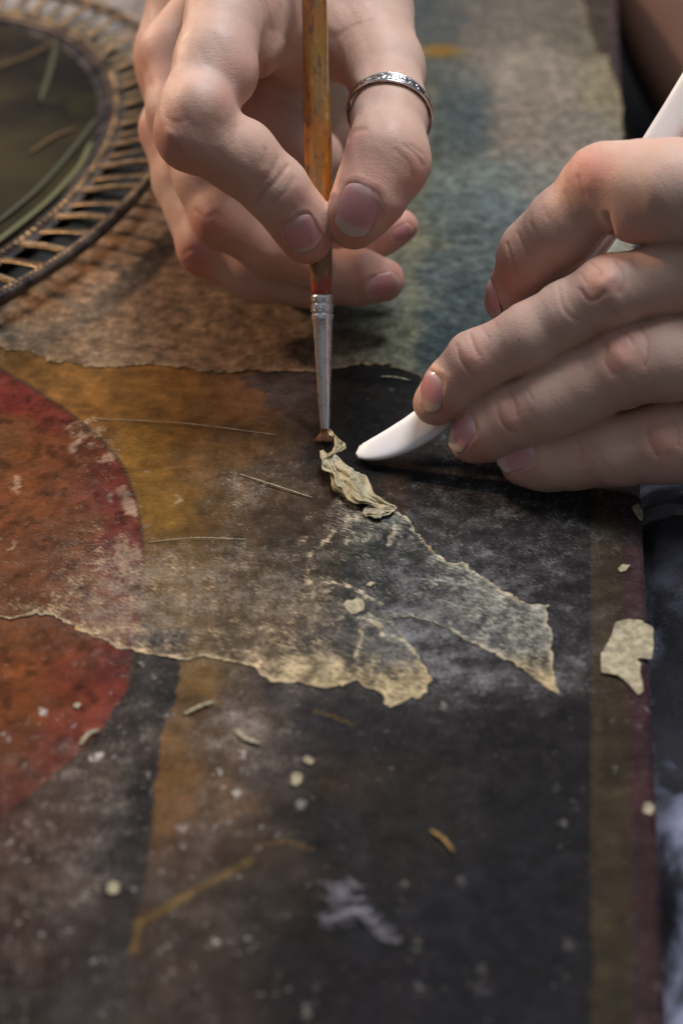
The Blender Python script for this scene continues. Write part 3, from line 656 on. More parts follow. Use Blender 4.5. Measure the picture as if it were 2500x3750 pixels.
        HL = hl / s * dep / F_PX * nn.get('fl', 1); HW = hw / s * dep / F_PX * nn.get('fw', 1)
        R = nn.get('r', 7.5)
        ax0 = C0 - n0 * R
        # radius of the finger round its own axis, fitted smoothly
        us, ths, rs = [], [], []
        for u_ in np.linspace(-1, .75, 9):
            for th in np.linspace(-1, 1, 9) * min(1.15, HW / R):
                dr = n0 * math.cos(th) + Bx * math.sin(th); o = ax0 + A * u_ * HL + dr * 22
                h_ = bv0.ray_cast(Vector(o), Vector(-dr), 26)
                if h_[0] is not None:
                    rr = (np.array(h_[0]) - ax0 - A * u_ * HL) @ dr
                    if abs(rr - R) < 3.5: us.append(u_); ths.append(th); rs.append(rr)
        us, ths, rs = map(np.array, (us, ths, rs))
        M_ = np.stack([np.ones_like(us), us, ths, us * us, ths * ths], 1)
        cf_, *_r = np.linalg.lstsq(M_, rs, rcond=None) if len(us) > 12 else (np.array([R, 0, 0, 0, 0]),)
        if len(us) > 12: pass
        cf_[3] = min(cf_[3], 0)
        def rad_(u_, th): return cf_[0] + cf_[1] * u_ + cf_[2] * th + cf_[3] * u_ * u_ + cf_[4] * th * th
        nuu, nvv = 22, 17; vs = []; tp = []
        for i in range(nuu):
            sN = i / (nuu - 1); u_ = -1 + 2 * sN
            wprof = math.sqrt(max(0, 1 - (1 - min(1, sN / .30)) ** 2)) if sN < .30 else 1.0
            if sN > .80: wprof *= math.sqrt(max(.0, 1 - ((sN - .80) / .2) ** 2 * .80))
            for j in range(nvv):
                tv = -1 + 2 * j / (nvv - 1); th = tv * max(wprof, .03) * HW / R
                uu_ = u_ + (.10 * (1 - tv * tv) if sN > .5 else 0) * (sN - .5) * 2
                r_ = rad_(uu_, th) + .04 + .20 * sN - .26 * abs(tv) ** 3 * (1 - .4 * sN) - (.30 * (1 - sN / .15) if sN < .15 else 0)
                vs.append(ax0 + A * uu_ * HL + (n0 * math.cos(th) + Bx * math.sin(th)) * r_); tp.append(sst(1 - 2 * tipw, 1 - 1.5 * tipw, sN + .05 * (tv * tv - .3)))
        vs = np.array(vs); ii_ = np.arange(nuu * nvv).reshape(nuu, nvv); fq = np.stack([ii_[:-1, :-1], ii_[1:, :-1], ii_[1:, 1:], ii_[:-1, 1:]], -1).reshape(-1, 4)
        hand_nails.append((vs, fq, np.array(tp, float), np.repeat(np.linspace(0, 1, nuu), nvv)))
        # bed and fold in the skin
        rel = V - ax0; uN = (rel @ A) / HL; an = rel @ n0; bn = rel @ Bx; th = np.arctan2(bn, an); tv = th * R / HW
        m = (fid == names.index(fing)) & (np.abs(uN) < 1.6) & (np.abs(tv) < 1.7) & (an > 0)
        dq = np.maximum(np.abs(tv), 0) ** 4 + np.where(uN < 0, np.abs(uN), np.abs(uN) * .8) ** 4; dq = dq ** .25
        bed = np.where(m, 1 - sst(.88, 1.0, dq), 0); fold = np.where(m & (uN < .75), np.exp(-((dq - 1.14) / .10) ** 2), 0)
        disp2 = -.26 * bed + .13 * fold; V = V + N * disp2[:, None]; fl = np.maximum(fl, .55 * fold)
    # redness of knuckles and finger ends
    for fx, fy, fr, fs_ in flush:
        fl = np.maximum(fl, min(1, fs_ * 1.15) * np.exp(-((cx - fx) ** 2 + (cy - fy) ** 2) / fr ** 2))
    fl = np.clip(fl + .25 * (fbm(V[:, 0] / 5, V[:, 1] / 5 + V[:, 2] / 5, 6, 3) - .5), 0, 1)
    o = link(name, V, Q, mat, attrs={'flush': fl, 'crease': crease})
    # base of the thing
    return o, hand_nails, bv0, G

sk, nt, p, _ = newmat("skin"); L = nt.links.new; co = objco(nt)
n1 = noise(nt, 160, 5, .6, co); n2 = noise(nt, 45, 3, .6, co); fl_ = attr(nt, 'flush').outputs['Fac']; cr_ = attr(nt, 'crease').outputs['Fac']
c = mix(nt, mrange(nt, n2.outputs[0], .35, .65, 0, 1), (.62, .405, .315), (.65, .455, .37))
c = mix(nt, fl_, c, (.60, .265, .205)); c = mix(nt, mrange(nt, n1.outputs[0], .5, .75, 0, .28), c, (.54, .29, .235))
c = mix(nt, math_(nt, 'MULTIPLY', cr_, .45), c, (.36, .135, .09))
L(c, p.inputs['Base Color']); p.inputs['Subsurface Weight'].default_value = .55; p.inputs['Subsurface Radius'].default_value = (1, .36, .18); p.inputs['Subsurface Scale'].default_value = .0022
p.inputs['Specular IOR Level'].default_value = .38
L(mrange(nt, n1.outputs[0], .3, .7, .40, .58), p.inputs['Roughness'])
vo = nd(nt, 'ShaderNodeTexVoronoi', feature='DISTANCE_TO_EDGE', inp={'Scale': 1500.0}); L(co, vo.inputs['Vector'])
lines = noise(nt, 900, 3, .6, objco(nt, (1, 3.0, 1), (.4, .2, .5)))
b = bump(nt, mrange(nt, vo.outputs['Distance'], 0, .25), .28, .00010); b = bump(nt, lines.outputs[0], .30, .00022, b); b = bump(nt, n1.outputs[0], .3, .0006, b)
L(b, p.inputs['Normal']); SKIN = sk
nm, nt, p, _ = newmat("fingernail"); L = nt.links.new
tpn = attr(nt, 'tip').outputs['Fac']; al = attr(nt, 'along').outputs['Fac']
c = mix(nt, mrange(nt, al, 0, .35), (.64, .42, .41), (.62, .30, .30)); c = mix(nt, math_(nt, "MULTIPLY", tpn, .7), c, (.60, .50, .42)); L(c, p.inputs['Base Color'])
p.inputs['Roughness'].default_value = .20; p.inputs['Specular IOR Level'].default_value = .7; p.inputs['Subsurface Weight'].default_value = .3; p.inputs['Subsurface Radius'].default_value = (1, .4, .3); p.inputs['Subsurface Scale'].default_value = .0012
ln = noise(nt, 500, 2, .5, objco(nt)); L(bump(nt, ln.outputs[0], .12, .0002), p.inputs['Normal']); NAIL = nm

LG = [
 ("palm", 9, 1.2, [[(640, -260, 300, 372), (740, -20, 215, 392), (860, 330, 230, 464), (900, 560, 190, 470)], [(600, -40, 210, 360), (820, 20, 185, 382), (1050, 60, 200, 384)], [(600, 110, 170, 354), (850, 150, 145, 379), (1100, 190, 160, 378)], [(600, 560, 150, 432), (900, 700, 130, 442)], [(1010, -200, 270, 384), (760, -250, 300, 392)],
                  [(330, -40, 150, 420), (300, 260, 150, 425), (330, 600, 140, 425)], [(760, -300, 290, 400), (640, -620, 240, 470), (560, -900, 230, 560)]]),
 ("index", 3.5, 5.0, [[(560, -120, 205, 352), (470, 260, 168, 338), (385, 500, 160, 333), (362, 590, 152, 332)], [(370, 595, 150, 332), (580, 690, 153, 338), (740, 840, 135, 343), (832, 960, 128, 348), (872, 1050, 115, 351)],
                   [(540, 340, 112, 336)], [(600, 110, 165, 352), (635, 215, 125, 351)], [(400, 470, 118, 328)]]),
 ("thumb", 4, 6.0, [[(930, -130, 290, 392), (1120, 60, 205, 384), (1215, 300, 165, 370)], [(1215, 300, 165, 370), (1238, 500, 158, 357), (1228, 690, 172, 347)], [(1228, 690, 172, 347), (1150, 860, 150, 346), (1092, 955, 116, 347), (1066, 1000, 94, 349)],
                   [(1290, 740, 108, 345)]]),
 ("middle", 3, 1.6, [[(560, -100, 170, 395), (285, 235, 142, 388), (300, 500, 130, 384), (420, 800, 125, 376)], [(420, 800, 122, 376), (500, 965, 128, 373), (700, 1090, 118, 378), (900, 1180, 100, 384)]]),
 ("ring_finger", 3, 1.2, [[(420, 100, 150, 420), (270, 570, 128, 412), (320, 800, 120, 407), (430, 1090, 124, 398)], [(430, 1090, 124, 398), (650, 1190, 138, 396), (900, 1225, 128, 396), (1100, 1225, 118, 396), (1205, 1238, 98, 396)]]),
 ("little_finger", 3, 1.2, [[(420, 500, 130, 432), (520, 950, 120, 420), (800, 1090, 105, 412), (1100, 1100, 92, 408), (1215, 1030, 84, 406), (1290, 1000, 74, 405)]]),
]
LS = [("index", [(785, 735), (735, 800), (690, 840), (650, 890)], 10, .42), ("index", [(742, 700), (715, 760), (662, 815)], 11, .22), ("index", [(812, 790), (775, 850), (715, 895)], 11, .22), ("index", [(690, 770), (760, 830)], 40, -.3),
 ("index", [(690, 660), (680, 730)], 9, .25), ("index", [(560, 560), (540, 640)], 14, .15), ("index", [(300, 640), (330, 690)], 8, .12), ("index", [(255, 520), (300, 540), (340, 530)], 10, .12), ("index", [(270, 590), (300, 600)], 28, -.35),
 ("index", [(690, 300), (660, 400), (645, 500)], 22, .6),
 ("thumb", [(1050, 610), (1080, 580), (1125, 568)], 14, .4), ("thumb", [(1300, 640), (1350, 680), (1385, 730)], 8, .25), ("thumb", [(1260, 660), (1320, 720), (1340, 780)], 9, .15), ("thumb", [(1330, 640), (1385, 680)], 7, .22),
 ("thumb", [(1090, 380), (1060, 460), (1040, 540)], 22, .5), ("thumb", [(1180, 300), (1120, 420)], 20, .2),
 ("middle", [(380, 930), (430, 960), (470, 940)], 12, .2), ("middle", [(440, 950), (480, 1000)], 26, -.3),
 ("ring_finger", [(330, 1120), (370, 1100), (400, 1120)], 10, .25), ("ring_finger", [(340, 1160), (380, 1150), (410, 1180)], 10, .2), ("ring_finger", [(1090, 1180), (1100, 1260), (1100, 1320)], 14, .25)]
LF = [(250, 600, 130, .55), (330, 560, 90, .3), (900, 1080, 130, .75), (860, 900, 90, .35), (1070, 1010, 130, .6), (1130, 800, 130, .5), (1340, 800, 110, .5), (170, 300, 120, .5), (160, 620, 120, .45), (420, 990, 110, .75), (360, 1160, 120, .9),
      (1250, 1240, 120, .7), (1320, 1010, 100, .8), (580, 300, 120, .35), (1060, 620, 80, .4), (520, 430, 90, .35)]
LN = [dict(c=(852, 1035), dir=(.40, .92), hl=88, hw=80, f="index", r=6.8, tip=.09), dict(c=(1092, 925), dir=(-.42, .91), hl=118, hw=96, f="thumb", r=7.6, tip=.13),
      dict(c=(1205, 1262), dir=(.98, -.12), hl=74, hw=52, f="ring_finger", r=6.2, tip=.08), dict(c=(1292, 1032), dir=(.93, -.36), hl=50, hw=38, f="little_finger", r=5, tip=.08)]
RG = [
 ("palm", 10, 1.0, [[(2150, 800, 330, 318), (2300, 1300, 330, 326)], [(2250, 1700, 300, 330), (2300, 1300, 330, 326)], [(2300, 1300, 330, 326), (2700, 1200, 330, 335), (3200, 1100, 300, 345)]]),
 ("index", 3.5, 3.0, [[(2150, 800, 250, 308), (1800, 785, 248, 310), (1480, 785, 235, 315), (1340, 770, 205, 318), (1190, 752, 182, 322)], [(1190, 752, 182, 322), (990, 960, 176, 330), (860, 1090, 164, 337), (745, 1300, 128, 348)],
                   [(1330, 900, 118, 316)]]),
 ("middle", 3, 1.5, [[(2150, 1080, 190, 314), (1750, 1175, 182, 318), (1480, 1205, 168, 320), (1220, 1265, 168, 321)], [(1220, 1265, 168, 321), (1020, 1370, 152, 326), (850, 1474, 157, 330), (570, 1605, 140, 336), (470, 1710, 128, 340), (388, 1795, 112, 343)]]),
 ("ring_finger", 3, 1.5, [[(2150, 1500, 190, 322), (1750, 1570, 196, 320), (1500, 1590, 190, 322), (1300, 1615, 184, 325)], [(1300, 1615, 184, 325), (1080, 1722, 174, 330), (940, 1796, 168, 333), (760, 1866, 160, 338), (640, 1930, 138, 341), (565, 1968, 120, 343)]]),
 ("little_finger", 3, 1.5, [[(2200, 1880, 200, 324), (1800, 1962, 205, 326), (1480, 1985, 190, 330)], [(1480, 1985, 190, 330), (1250, 2022, 166, 334), (1040, 2062, 142, 338), (900, 2078, 132, 340), (805, 2082, 112, 341)]]),
 ("thumb", 4, 1.0, [[(2100, 1300, 200, 345), (1500, 1400, 180, 352), (1100, 1500, 160, 352), (880, 1640, 120, 353)]]),
]
RS = [("index", [(1062, 712), (1075, 760), (1098, 800)], 9, .28), ("index", [(1000, 790), (1015, 830), (1040, 868)], 8, .16), ("index", [(725, 1035), (745, 1100), (772, 1172)], 8, .3), ("index", [(778, 985), (800, 1040), (826, 1092)], 8, .22), ("index", [(840, 940), (860, 985)], 8, .14),
 ("index", [(900, 870), (925, 920)], 8, .12), ("index", [(1100, 640), (1120, 700), (1110, 760)], 34, -.4), ("index", [(1222, 985), (1212, 940), (1200, 900)], 16, 1.0), ("index", [(1160, 560), (1165, 600)], 8, .1),
 ("middle", [(1245, 1118), (1280, 1160), (1285, 1225), (1265, 1270)], 8, .32), ("middle", [(1130, 1130), (1165, 1160), (1172, 1190)], 8, .3), ("middle", [(1075, 1255), (1110, 1300), (1150, 1305), (1190, 1270)], 11, .3), ("middle", [(975, 1250), (985, 1320), (1020, 1375), (1080, 1410)], 10, .22),
 ("middle", [(1180, 1230), (1220, 1200)], 32, -.42), ("middle", [(1330, 1090), (1345, 1170)], 8, .14), ("middle", [(1200, 1330), (1240, 1370)], 30, .25), ("middle", [(1080, 1180), (1100, 1220)], 9, .2),
 ("middle", [(548, 1468), (570, 1530), (592, 1572)], 8, .3), ("middle", [(486, 1520), (502, 1590), (545, 1650)], 8, .3), ("middle", [(600, 1430), (640, 1490)], 8, .14), ("middle", [(520, 1540), (560, 1590)], 22, -.2), ("middle", [(660, 1400), (690, 1450)], 8, .1),
 ("ring_finger", [(1360, 1430), (1392, 1490), (1396, 1560), (1385, 1620)], 8, .3), ("ring_finger", [(1255, 1450), (1310, 1480), (1325, 1520)], 8, .26), ("ring_finger", [(1170, 1480), (1200, 1530), (1195, 1600), (1230, 1660)], 12, .26), ("ring_finger", [(1250, 1560), (1290, 1600)], 36, -.45),
 ("ring_finger", [(1080, 1560), (1100, 1640)], 10, .14), ("ring_finger", [(735, 1745), (765, 1800), (775, 1860)], 8, .28), ("ring_finger", [(680, 1800), (690, 1870), (730, 1925), (770, 1935)], 9, .28), ("ring_finger", [(810, 1715), (845, 1780)], 8, .14), ("ring_finger", [(720, 1820), (745, 1880)], 20, -.18),
 ("little_finger", [(1520, 1870), (1545, 1930), (1545, 2000)], 8, .3), ("little_finger", [(1395, 1915), (1410, 1990), (1440, 2050)], 11, .28), ("little_finger", [(1460, 1950), (1490, 2000)], 34, -.4), ("little_finger", [(1060, 1975), (1085, 2040), (1075, 2100)], 9, .22), ("little_finger", [(1110, 1965), (1135, 2030)], 8, .14),
 ("middle", [(783, 1487), (785, 1489)], 4, -.25)]
RF = [(1110, 690, 130, .75), (700, 1180, 170, .65), (620, 1340, 100, .5), (1000, 940, 130, .25), (1160, 1230, 120, .5), (560, 1580, 110, .45), (400, 1830, 110, .6), (460, 1700, 100, .3), (1270, 1560, 120, .55), (740, 1850, 110, .45), (570, 2030, 120, .6),
      (1470, 1980, 120, .55), (1080, 2060, 90, .35), (760, 2120, 110, .5), (1350, 960, 120, .35)]
RN = [dict(c=(636, 1300), dir=(-.34, .94), hl=100, hw=80, f="index", r=7.5, tip=.12, n=(-.5, .05, .1)), dict(c=(352, 1738), dir=(-.60, .80), hl=96, hw=84, f="middle", r=7.2, tip=.15, n=(-.05, .1, .1)),
      dict(c=(500, 1935), dir=(-.95, .32), hl=100, hw=82, f="ring_finger", r=7.2, tip=.15, n=(-.05, .05, .05)), dict(c=(770, 2052), dir=(-.98, .18), hl=100, hw=66, f="little_finger", r=6.8, tip=.14, n=(0, .05, .1))]
def finish_hand(res, label):
    o, nails, bvh, G = res
    # origin at the thing's base: shift the mesh under it
    co = np.empty(len(o.data.vertices) * 3, np.float32); o.data.vertices.foreach_get("co", co); co = co.reshape(-1, 3)
    lo = co.min(0); c_ = np.array([co[:, 0].mean(), co[:, 1].mean(), lo[2]]); o.data.vertices.foreach_set("co", (co - c_).ravel()); o.location = c_; o.matrix_basis = Matrix.Translation(Vector(c_))
    tag(o, label, "hand")
    for vs, fq, tp, al in nails:
        n = link("fingernail", vs - c_ / MM, fq, NAIL, o, attrs={'tip': tp, 'along': al}); s = n.modifiers.new("thickness", 'SOLIDIFY'); s.thickness = .0004; s.offset = -1
    return o
VOX = 0.5
lh = build_hand("hand", LG, VOX, LS, c1, LF, LN, SKIN, (np.array([-200, 100, -20]), np.array([120, 560, 240])))
LBVH = lh[2]
finish_hand(lh, "bare hand reaching down from the top, ringed thumb and forefinger pinching the brush")
rh = build_hand("hand", RG, VOX, RS, c2, RF, RN, SKIN, (np.array([-60, 100, -20]), np.array([190, 460, 200])))
finish_hand(rh, "bare hand coming in from the right with spread fingers pressing the white modelling tool")

# ------------------------------------------------------------------ silver thumb ring
A0 = J(c1, 1218, 330, 10, 368)[0]; A1 = J(c1, 1236, 640, 10, 349)[0]; C = J(c1, 1243, 505, 10, 357)[0]
ax = (A1 - A0); ax /= np.linalg.norm(ax); tilt = J(c1, 1180, 505, 10, 357)[0] - C; ax = ax + .0 * tilt
t1 = at_d(*c1(1243 - 0, 505), 357)
right = np.array([1.0, 0, 0]); ax = ax + right * -.18 ; ax /= np.linalg.norm(ax)
e1 = right - (right @ ax) * ax; e1 /= np.linalg.norm(e1); e2 = np.cross(ax, e1)
n = 120; rr = []
for k in range(n):
    a = 2 * math.pi * k / n; d = e1 * math.cos(a) + e2 * math.sin(a)
    h = LBVH.ray_cast(Vector(C + d * 25), Vector(-d), 40); r = (np.array(h[0]) - C) @ d if h[0] else 10.5; rr.append(min(max(r, 8), 13))
rr = np.array(rr); rr = np.real(np.fft.ifft(np.where(np.abs(np.fft.fftfreq(n, 1 / n)) < 4, np.fft.fft(rr), 0)))
vs = []; prof = [(-1, 0), (-1, .55), (-.8, .85), (-.3, .95), (.3, .95), (.8, .85), (1, .55), (1, 0)]
view_ = CAM - C; view_ /= np.linalg.norm(view_)
fa = math.atan2(view_ @ e2, view_ @ e1)
for k in range(n):
    a = 2 * math.pi * k / n; d = e1 * math.cos(a) + e2 * math.sin(a); dl = (a - fa - .15 + math.pi) % (2 * math.pi) - math.pi
    w = .80 + .75 * math.exp(-(dl / .62) ** 2)
    for u_, h_ in prof: vs.append(C + d * (rr[k] + .1 + .9 * h_ * (1 + .2 * math.exp(-(dl / .7) ** 2))) + ax * u_ * w)
m_ = len(prof); fs = [(k * m_ + i, k * m_ + (i + 1) % m_, ((k + 1) % n) * m_ + (i + 1) % m_, ((k + 1) % n) * m_ + i) for k in range(n) for i in range(m_)]
SIL, nt, p, _ = newmat("silver"); p.inputs['Metallic'].default_value = 1; p.inputs['Roughness'].default_value = .24
vz = nd(nt, 'ShaderNodeTexVoronoi', feature='SMOOTH_F1', inp={'Scale': 900.0}); nt.links.new(objco(nt), vz.inputs['Vector']); eng = mrange(nt, vz.outputs['Distance'], .30, .5)
nt.links.new(mix(nt, math_(nt, 'MULTIPLY', eng, .75), (.78, .76, .74), (.10, .10, .11)), p.inputs['Base Color']); nt.links.new(bump(nt, eng, .6, -.0003), p.inputs['Normal'])
POL = simple("polished_silver", (.82, .80, .78), .18, 1.0)
ro = link("finger_ring", [v - C for v in vs], fs, SIL); ro.location = Vector(C) * MM
tag(ro, "silver ring with dark engraved swirls worn on the thumb", "ring")
for sgn in (-1, 1):
    path = [C + (e1 * math.cos(2 * math.pi * k / 80) + e2 * math.sin(2 * math.pi * k / 80)) * (np.interp(k * 1.5, np.arange(n + 1), np.append(rr, rr[0])) + .75) + ax * sgn * (.80 + .75 * math.exp(-(((2 * math.pi * k / 80 - fa - .15 + math.pi) % (2 * math.pi) - math.pi) / .62) ** 2)) for k in range(81)]
    v, f = tube([q - C for q in path], .34, 8, False); link("ring_edge", v, f, POL, ro)

# ------------------------------------------------------------------ paint brush
BD = 361.0; S_ = BD / F_PX
tipP = at_d(1191, 1572, BD); topP = at_d(1142, -330, BD - 16); bax = topP - tipP; BL = np.linalg.norm(bax); bax /= BL
def lathe(prof, n=28, wob=0.0):
    e = np.cross(bax, [0, 1, 0]); e /= np.linalg.norm(e); g_ = np.cross(bax, e); vs = []
    for s, r in prof:
        for k in range(n): a = 2 * math.pi * k / n; vs.append(bax * s + (e * math.cos(a) + g_ * math.sin(a)) * (r + wob * (vn(np.array([s * .5 + k]), np.array([a * 2]), 3)[0] - .5)))
    m = len(prof); fs = [(i * n + k, i * n + (k + 1) % n, (i + 1) * n + (k + 1) % n, (i + 1) * n + k) for i in range(m - 1) for k in range(n)]
    fs += [tuple(range(n))[::-1], tuple((m - 1) * n + k for k in range(n))]
    return vs, fs
def sy(y): return (1572 - y) * S_
brush = empty("paint_brush", tuple(tipP)); brush.matrix_basis = Matrix.Translation(brush.location)
tag(brush, "paintbrush with chipped orange and gold handle and dented silver ferrule, tip on the peeling film", "paintbrush")
hp = [(y, w / 2) for y, w in ((1086, 70), (1060, 77), (1000, 80), (900, 88), (780, 95), (600, 101), (450, 99), (300, 92), (150, 90), (0, 88), (-150, 80), (-330, 60))]
ys = np.linspace(1086, -330, 90); hw_ = np.interp(-ys, [-a for a, _ in hp], [b for _, b in hp])
v, f = lathe([(sy(y), w * S_) for y, w in zip(ys, hw_)], 32, .16)
hv = [(sy(y) * MM * .30, math.cos(2 * math.pi * k / 32) * .0032, math.sin(2 * math.pi * k / 32) * .0032) for y in ys for k in range(32)]; near = [max(0, 1 - (sy(y) - sy(1086)) / 6.5) for y in ys for k in range(32)]
hm, nt, p, _ = newmat("chipped_lacquer"); L = nt.links.new
co = attr(nt, 'along').outputs['Vector']; stc = co; a = noise(nt, 260, 7, .7, stc); b_ = noise(nt, 620, 5, .75, co); g2 = noise(nt, 120, 4, .6, co)
c = mix(nt, mrange(nt, g2.outputs[0], .49, .60), (.37, .125, .014), (.28, .145, .028))
c = mix(nt, mrange(nt, a.outputs[0], .50, .56, 0, .8), c, (.22, .12, .045)); c = mix(nt, mrange(nt, b_.outputs[0], .54, .62, 0, .85), c, (.10, .055, .045)); c = mix(nt, mrange(nt, b_.outputs[0], .34, .40, .7, 0), c, (.42, .33, .18))
c = mix(nt, mrange(nt, math_(nt, 'ADD', attr(nt, 'near').outputs['Fac'], math_(nt, 'MULTIPLY', math_(nt, 'SUBTRACT', a.outputs[0], .5), 2.4)), .42, .62), c, (.36, .055, .018))
L(c, p.inputs['Base Color']); L(mrange(nt, a.outputs[0], .45, .6, .16, .38), p.inputs['Roughness']); L(bump(nt, a.outputs[0], .55, .0005, bump(nt, b_.outputs[0], .5, .0003)), p.inputs['Normal']); p.inputs['Coat Weight'].default_value = .7; p.inputs['Coat Roughness'].default_value = .2
hd = link("handle", v, f, hm, brush, attrs={"along": hv, "near": near})
e = np.cross(bax, [0, 1, 0]); e /= np.linalg.norm(e)
fp = []
for y, w in ((1572, 36), (1566, 38), (1540, 40), (1480, 46), (1396, 54), (1300, 61), (1218, 67), (1180, 71), (1172, 77), (1164, 79), (1156, 73), (1146, 71), (1138, 77), (1130, 79), (1122, 73), (1112, 71), (1104, 76), (1098, 79), (1090, 77), (1084, 72)):
    fp.append((sy(y), w / 2 * S_))
v, f = lathe(fp, 36, .10)
FER, nt, p, _ = newmat("ferrule_metal"); p.inputs['Metallic'].default_value = 1; nn_ = noise(nt, 260, 5, .6, objco(nt)); L = nt.links.new
L(mix(nt, mrange(nt, nn_.outputs[0], .55, .68, 0, .8), (.82, .83, .84), (.34, .27, .17)), p.inputs['Base Color']); L(mrange(nt, nn_.outputs[0], .3, .7, .22, .42), p.inputs['Roughness'])
L(bump(nt, nn_.outputs[0], .25, .0004), p.inputs['Normal'])
fo = link("ferrule", v, f, FER, brush)
# crimp dents as raised lozenges
cr = bmesh.new(); e = np.cross(bax, [0, 1, 0]); e /= np.linalg.norm(e); g_ = np.cross(bax, e)
for row, y in enumerate((1106, 1124, 1143, 1160)):
    for k in range(9):
        a_ = 2 * math.pi * (k + .5 * (row % 2)) / 9; dr = e * math.cos(a_) + g_ * math.sin(a_); tg = -e * math.sin(a_) + g_ * math.cos(a_)
        c_ = bax * sy(y) + dr * (37.2 * S_)
        vv_ = [cr.verts.new(Vector(q) * MM) for q in (c_ + tg * .75, c_ + bax * .62, c_ - tg * .75, c_ - bax * .62, c_ + dr * .42)]
        for i_ in range(4): cr.faces.new((vv_[i_], vv_[(i_ + 1) % 4], vv_[4]))
me = bpy.data.meshes.new("crimp_ring"); cr.to_mesh(me); cr.free(); me.materials.append(FER); oo = bpy.data.objects.new("crimp_ring", me); COL.objects.link(oo); oo.parent = brush
for pl in me.polygons: pl.use_smooth = True
# bristle tuft, bent over to the left
rb = random.Random(4); vs = []; fs = []
for k in range(150):
    a_ = rb.random() * 6.28; q = math.sqrt(rb.random()) * 1.15; s0 = e * math.cos(a_) * q + g_ * math.sin(a_) * q
    dn = -bax; P_ = [s0 + bax * .6, s0 * 1.15 + dn * .9, s0 * 1.6 + dn * (1.5 + rb.random() * .6) + np.array([-.55 + rb.random() * .9, -.2, 0]), s0 * 2.1 + dn * (1.9 + rb.random() * .9) + np.array([-1.1 + rb.random() * 2.2, -.7, -.1])]
    vv_, ff_ = tube(catmull(P_, 3), np.linspace(.085, .03, 10), 4); b0_ = len(vs); vs += list(vv_); fs += [tuple(i_ + b0_ for i_ in q_) for q_ in ff_]
bm_ = simple("bristle", (.22, .095, .03), .5); oo = link("bristles", vs, fs, bm_, brush); oo['kind'] = 'stuff'

# ------------------------------------------------------------------ white modelling tool
WHT, nt, p, _ = newmat("white_plastic"); wn_ = noise(nt, 80, 4, .5, objco(nt)); nt.links.new(mix(nt, wn_.outputs[0], (.87, .85, .85), (.92, .90, .90)), p.inputs['Base Color'])
p.inputs['Roughness'].default_value = .42; p.inputs['Subsurface Weight'].default_value = .2; p.inputs['Subsurface Scale'].default_value = .002; nt.links.new(bump(nt, wn_.outputs[0], .15, .0004), p.inputs['Normal'])
tl = [(1307, 1653, 6, 354), (1310, 1653, 17, 353.8), (1316, 1653, 25, 353.6), (1328, 1652, 31, 353), (1358, 1647, 40, 352), (1406, 1633, 50, 351), (1468, 1606, 58, 350), (1540, 1564, 62, 349), (1640, 1490, 62, 348), (1800, 1335, 62, 346), (2000, 1110, 60, 343), (2200, 845, 60, 338), (2340, 636, 60, 333), (2420, 512, 60, 330), (2520, 350, 60, 327), (2640, 140, 58, 323), (2760, -90, 40, 318), (2790, -150, 12, 316)]
cen = catmull([(a, b, d) for a, b, _, d in tl], 6); wid = np.interp(np.linspace(0, len(tl) - 1, len(cen)), np.arange(len(tl)), [t_[2] for t_ in tl])
PP = at_d(cen[:, 0], cen[:, 1], cen[:, 2]); T = np.gradient(PP, axis=0); T /= np.linalg.norm(T, axis=1)[:, None]
vs = []; n = 24
for i in range(len(PP)):
    vw = CAM - PP[i]; vw /= np.linalg.norm(vw); vw = vw + np.array([0, 0, .55]); vw /= np.linalg.norm(vw); side = np.cross(T[i], vw); side /= np.linalg.norm(side)
    nrm = np.cross(side, T[i]); nrm = nrm / np.linalg.norm(nrm); tw = .12; side, nrm = side * math.cos(tw) + nrm * math.sin(tw), nrm * math.cos(tw) - side * math.sin(tw)
    w = wid[i] * cen[i, 2] / F_PX * 1.06; th = w * np.interp(i, [0, 30, 60], [.24, .32, .50])
    for k in range(n):
        a = 2 * math.pi * k / n; ca, sa = math.cos(a), math.sin(a); ex = .62
        vs.append(PP[i] + side * w * math.copysign(abs(ca) ** ex, ca) + nrm * th * math.copysign(abs(sa) ** .8, sa))
m = len(PP); fs = [(i * n + k, i * n + (k + 1) % n, (i + 1) * n + (k + 1) % n, (i + 1) * n + k) for i in range(m - 1) for k in range(n)] + [tuple(range(n))[::-1], tuple((m - 1) * n + k for k in range(n))]
vs = np.array(vs); mnz = vs[:, 2].min(); o0 = PP[0].copy()
wt = link("modelling_tool", vs - o0, fs, WHT); wt.location = Vector(o0) * MM
tag(wt, "smooth white plastic modelling tool with rounded curved blade, held under the fingers", "spatula")

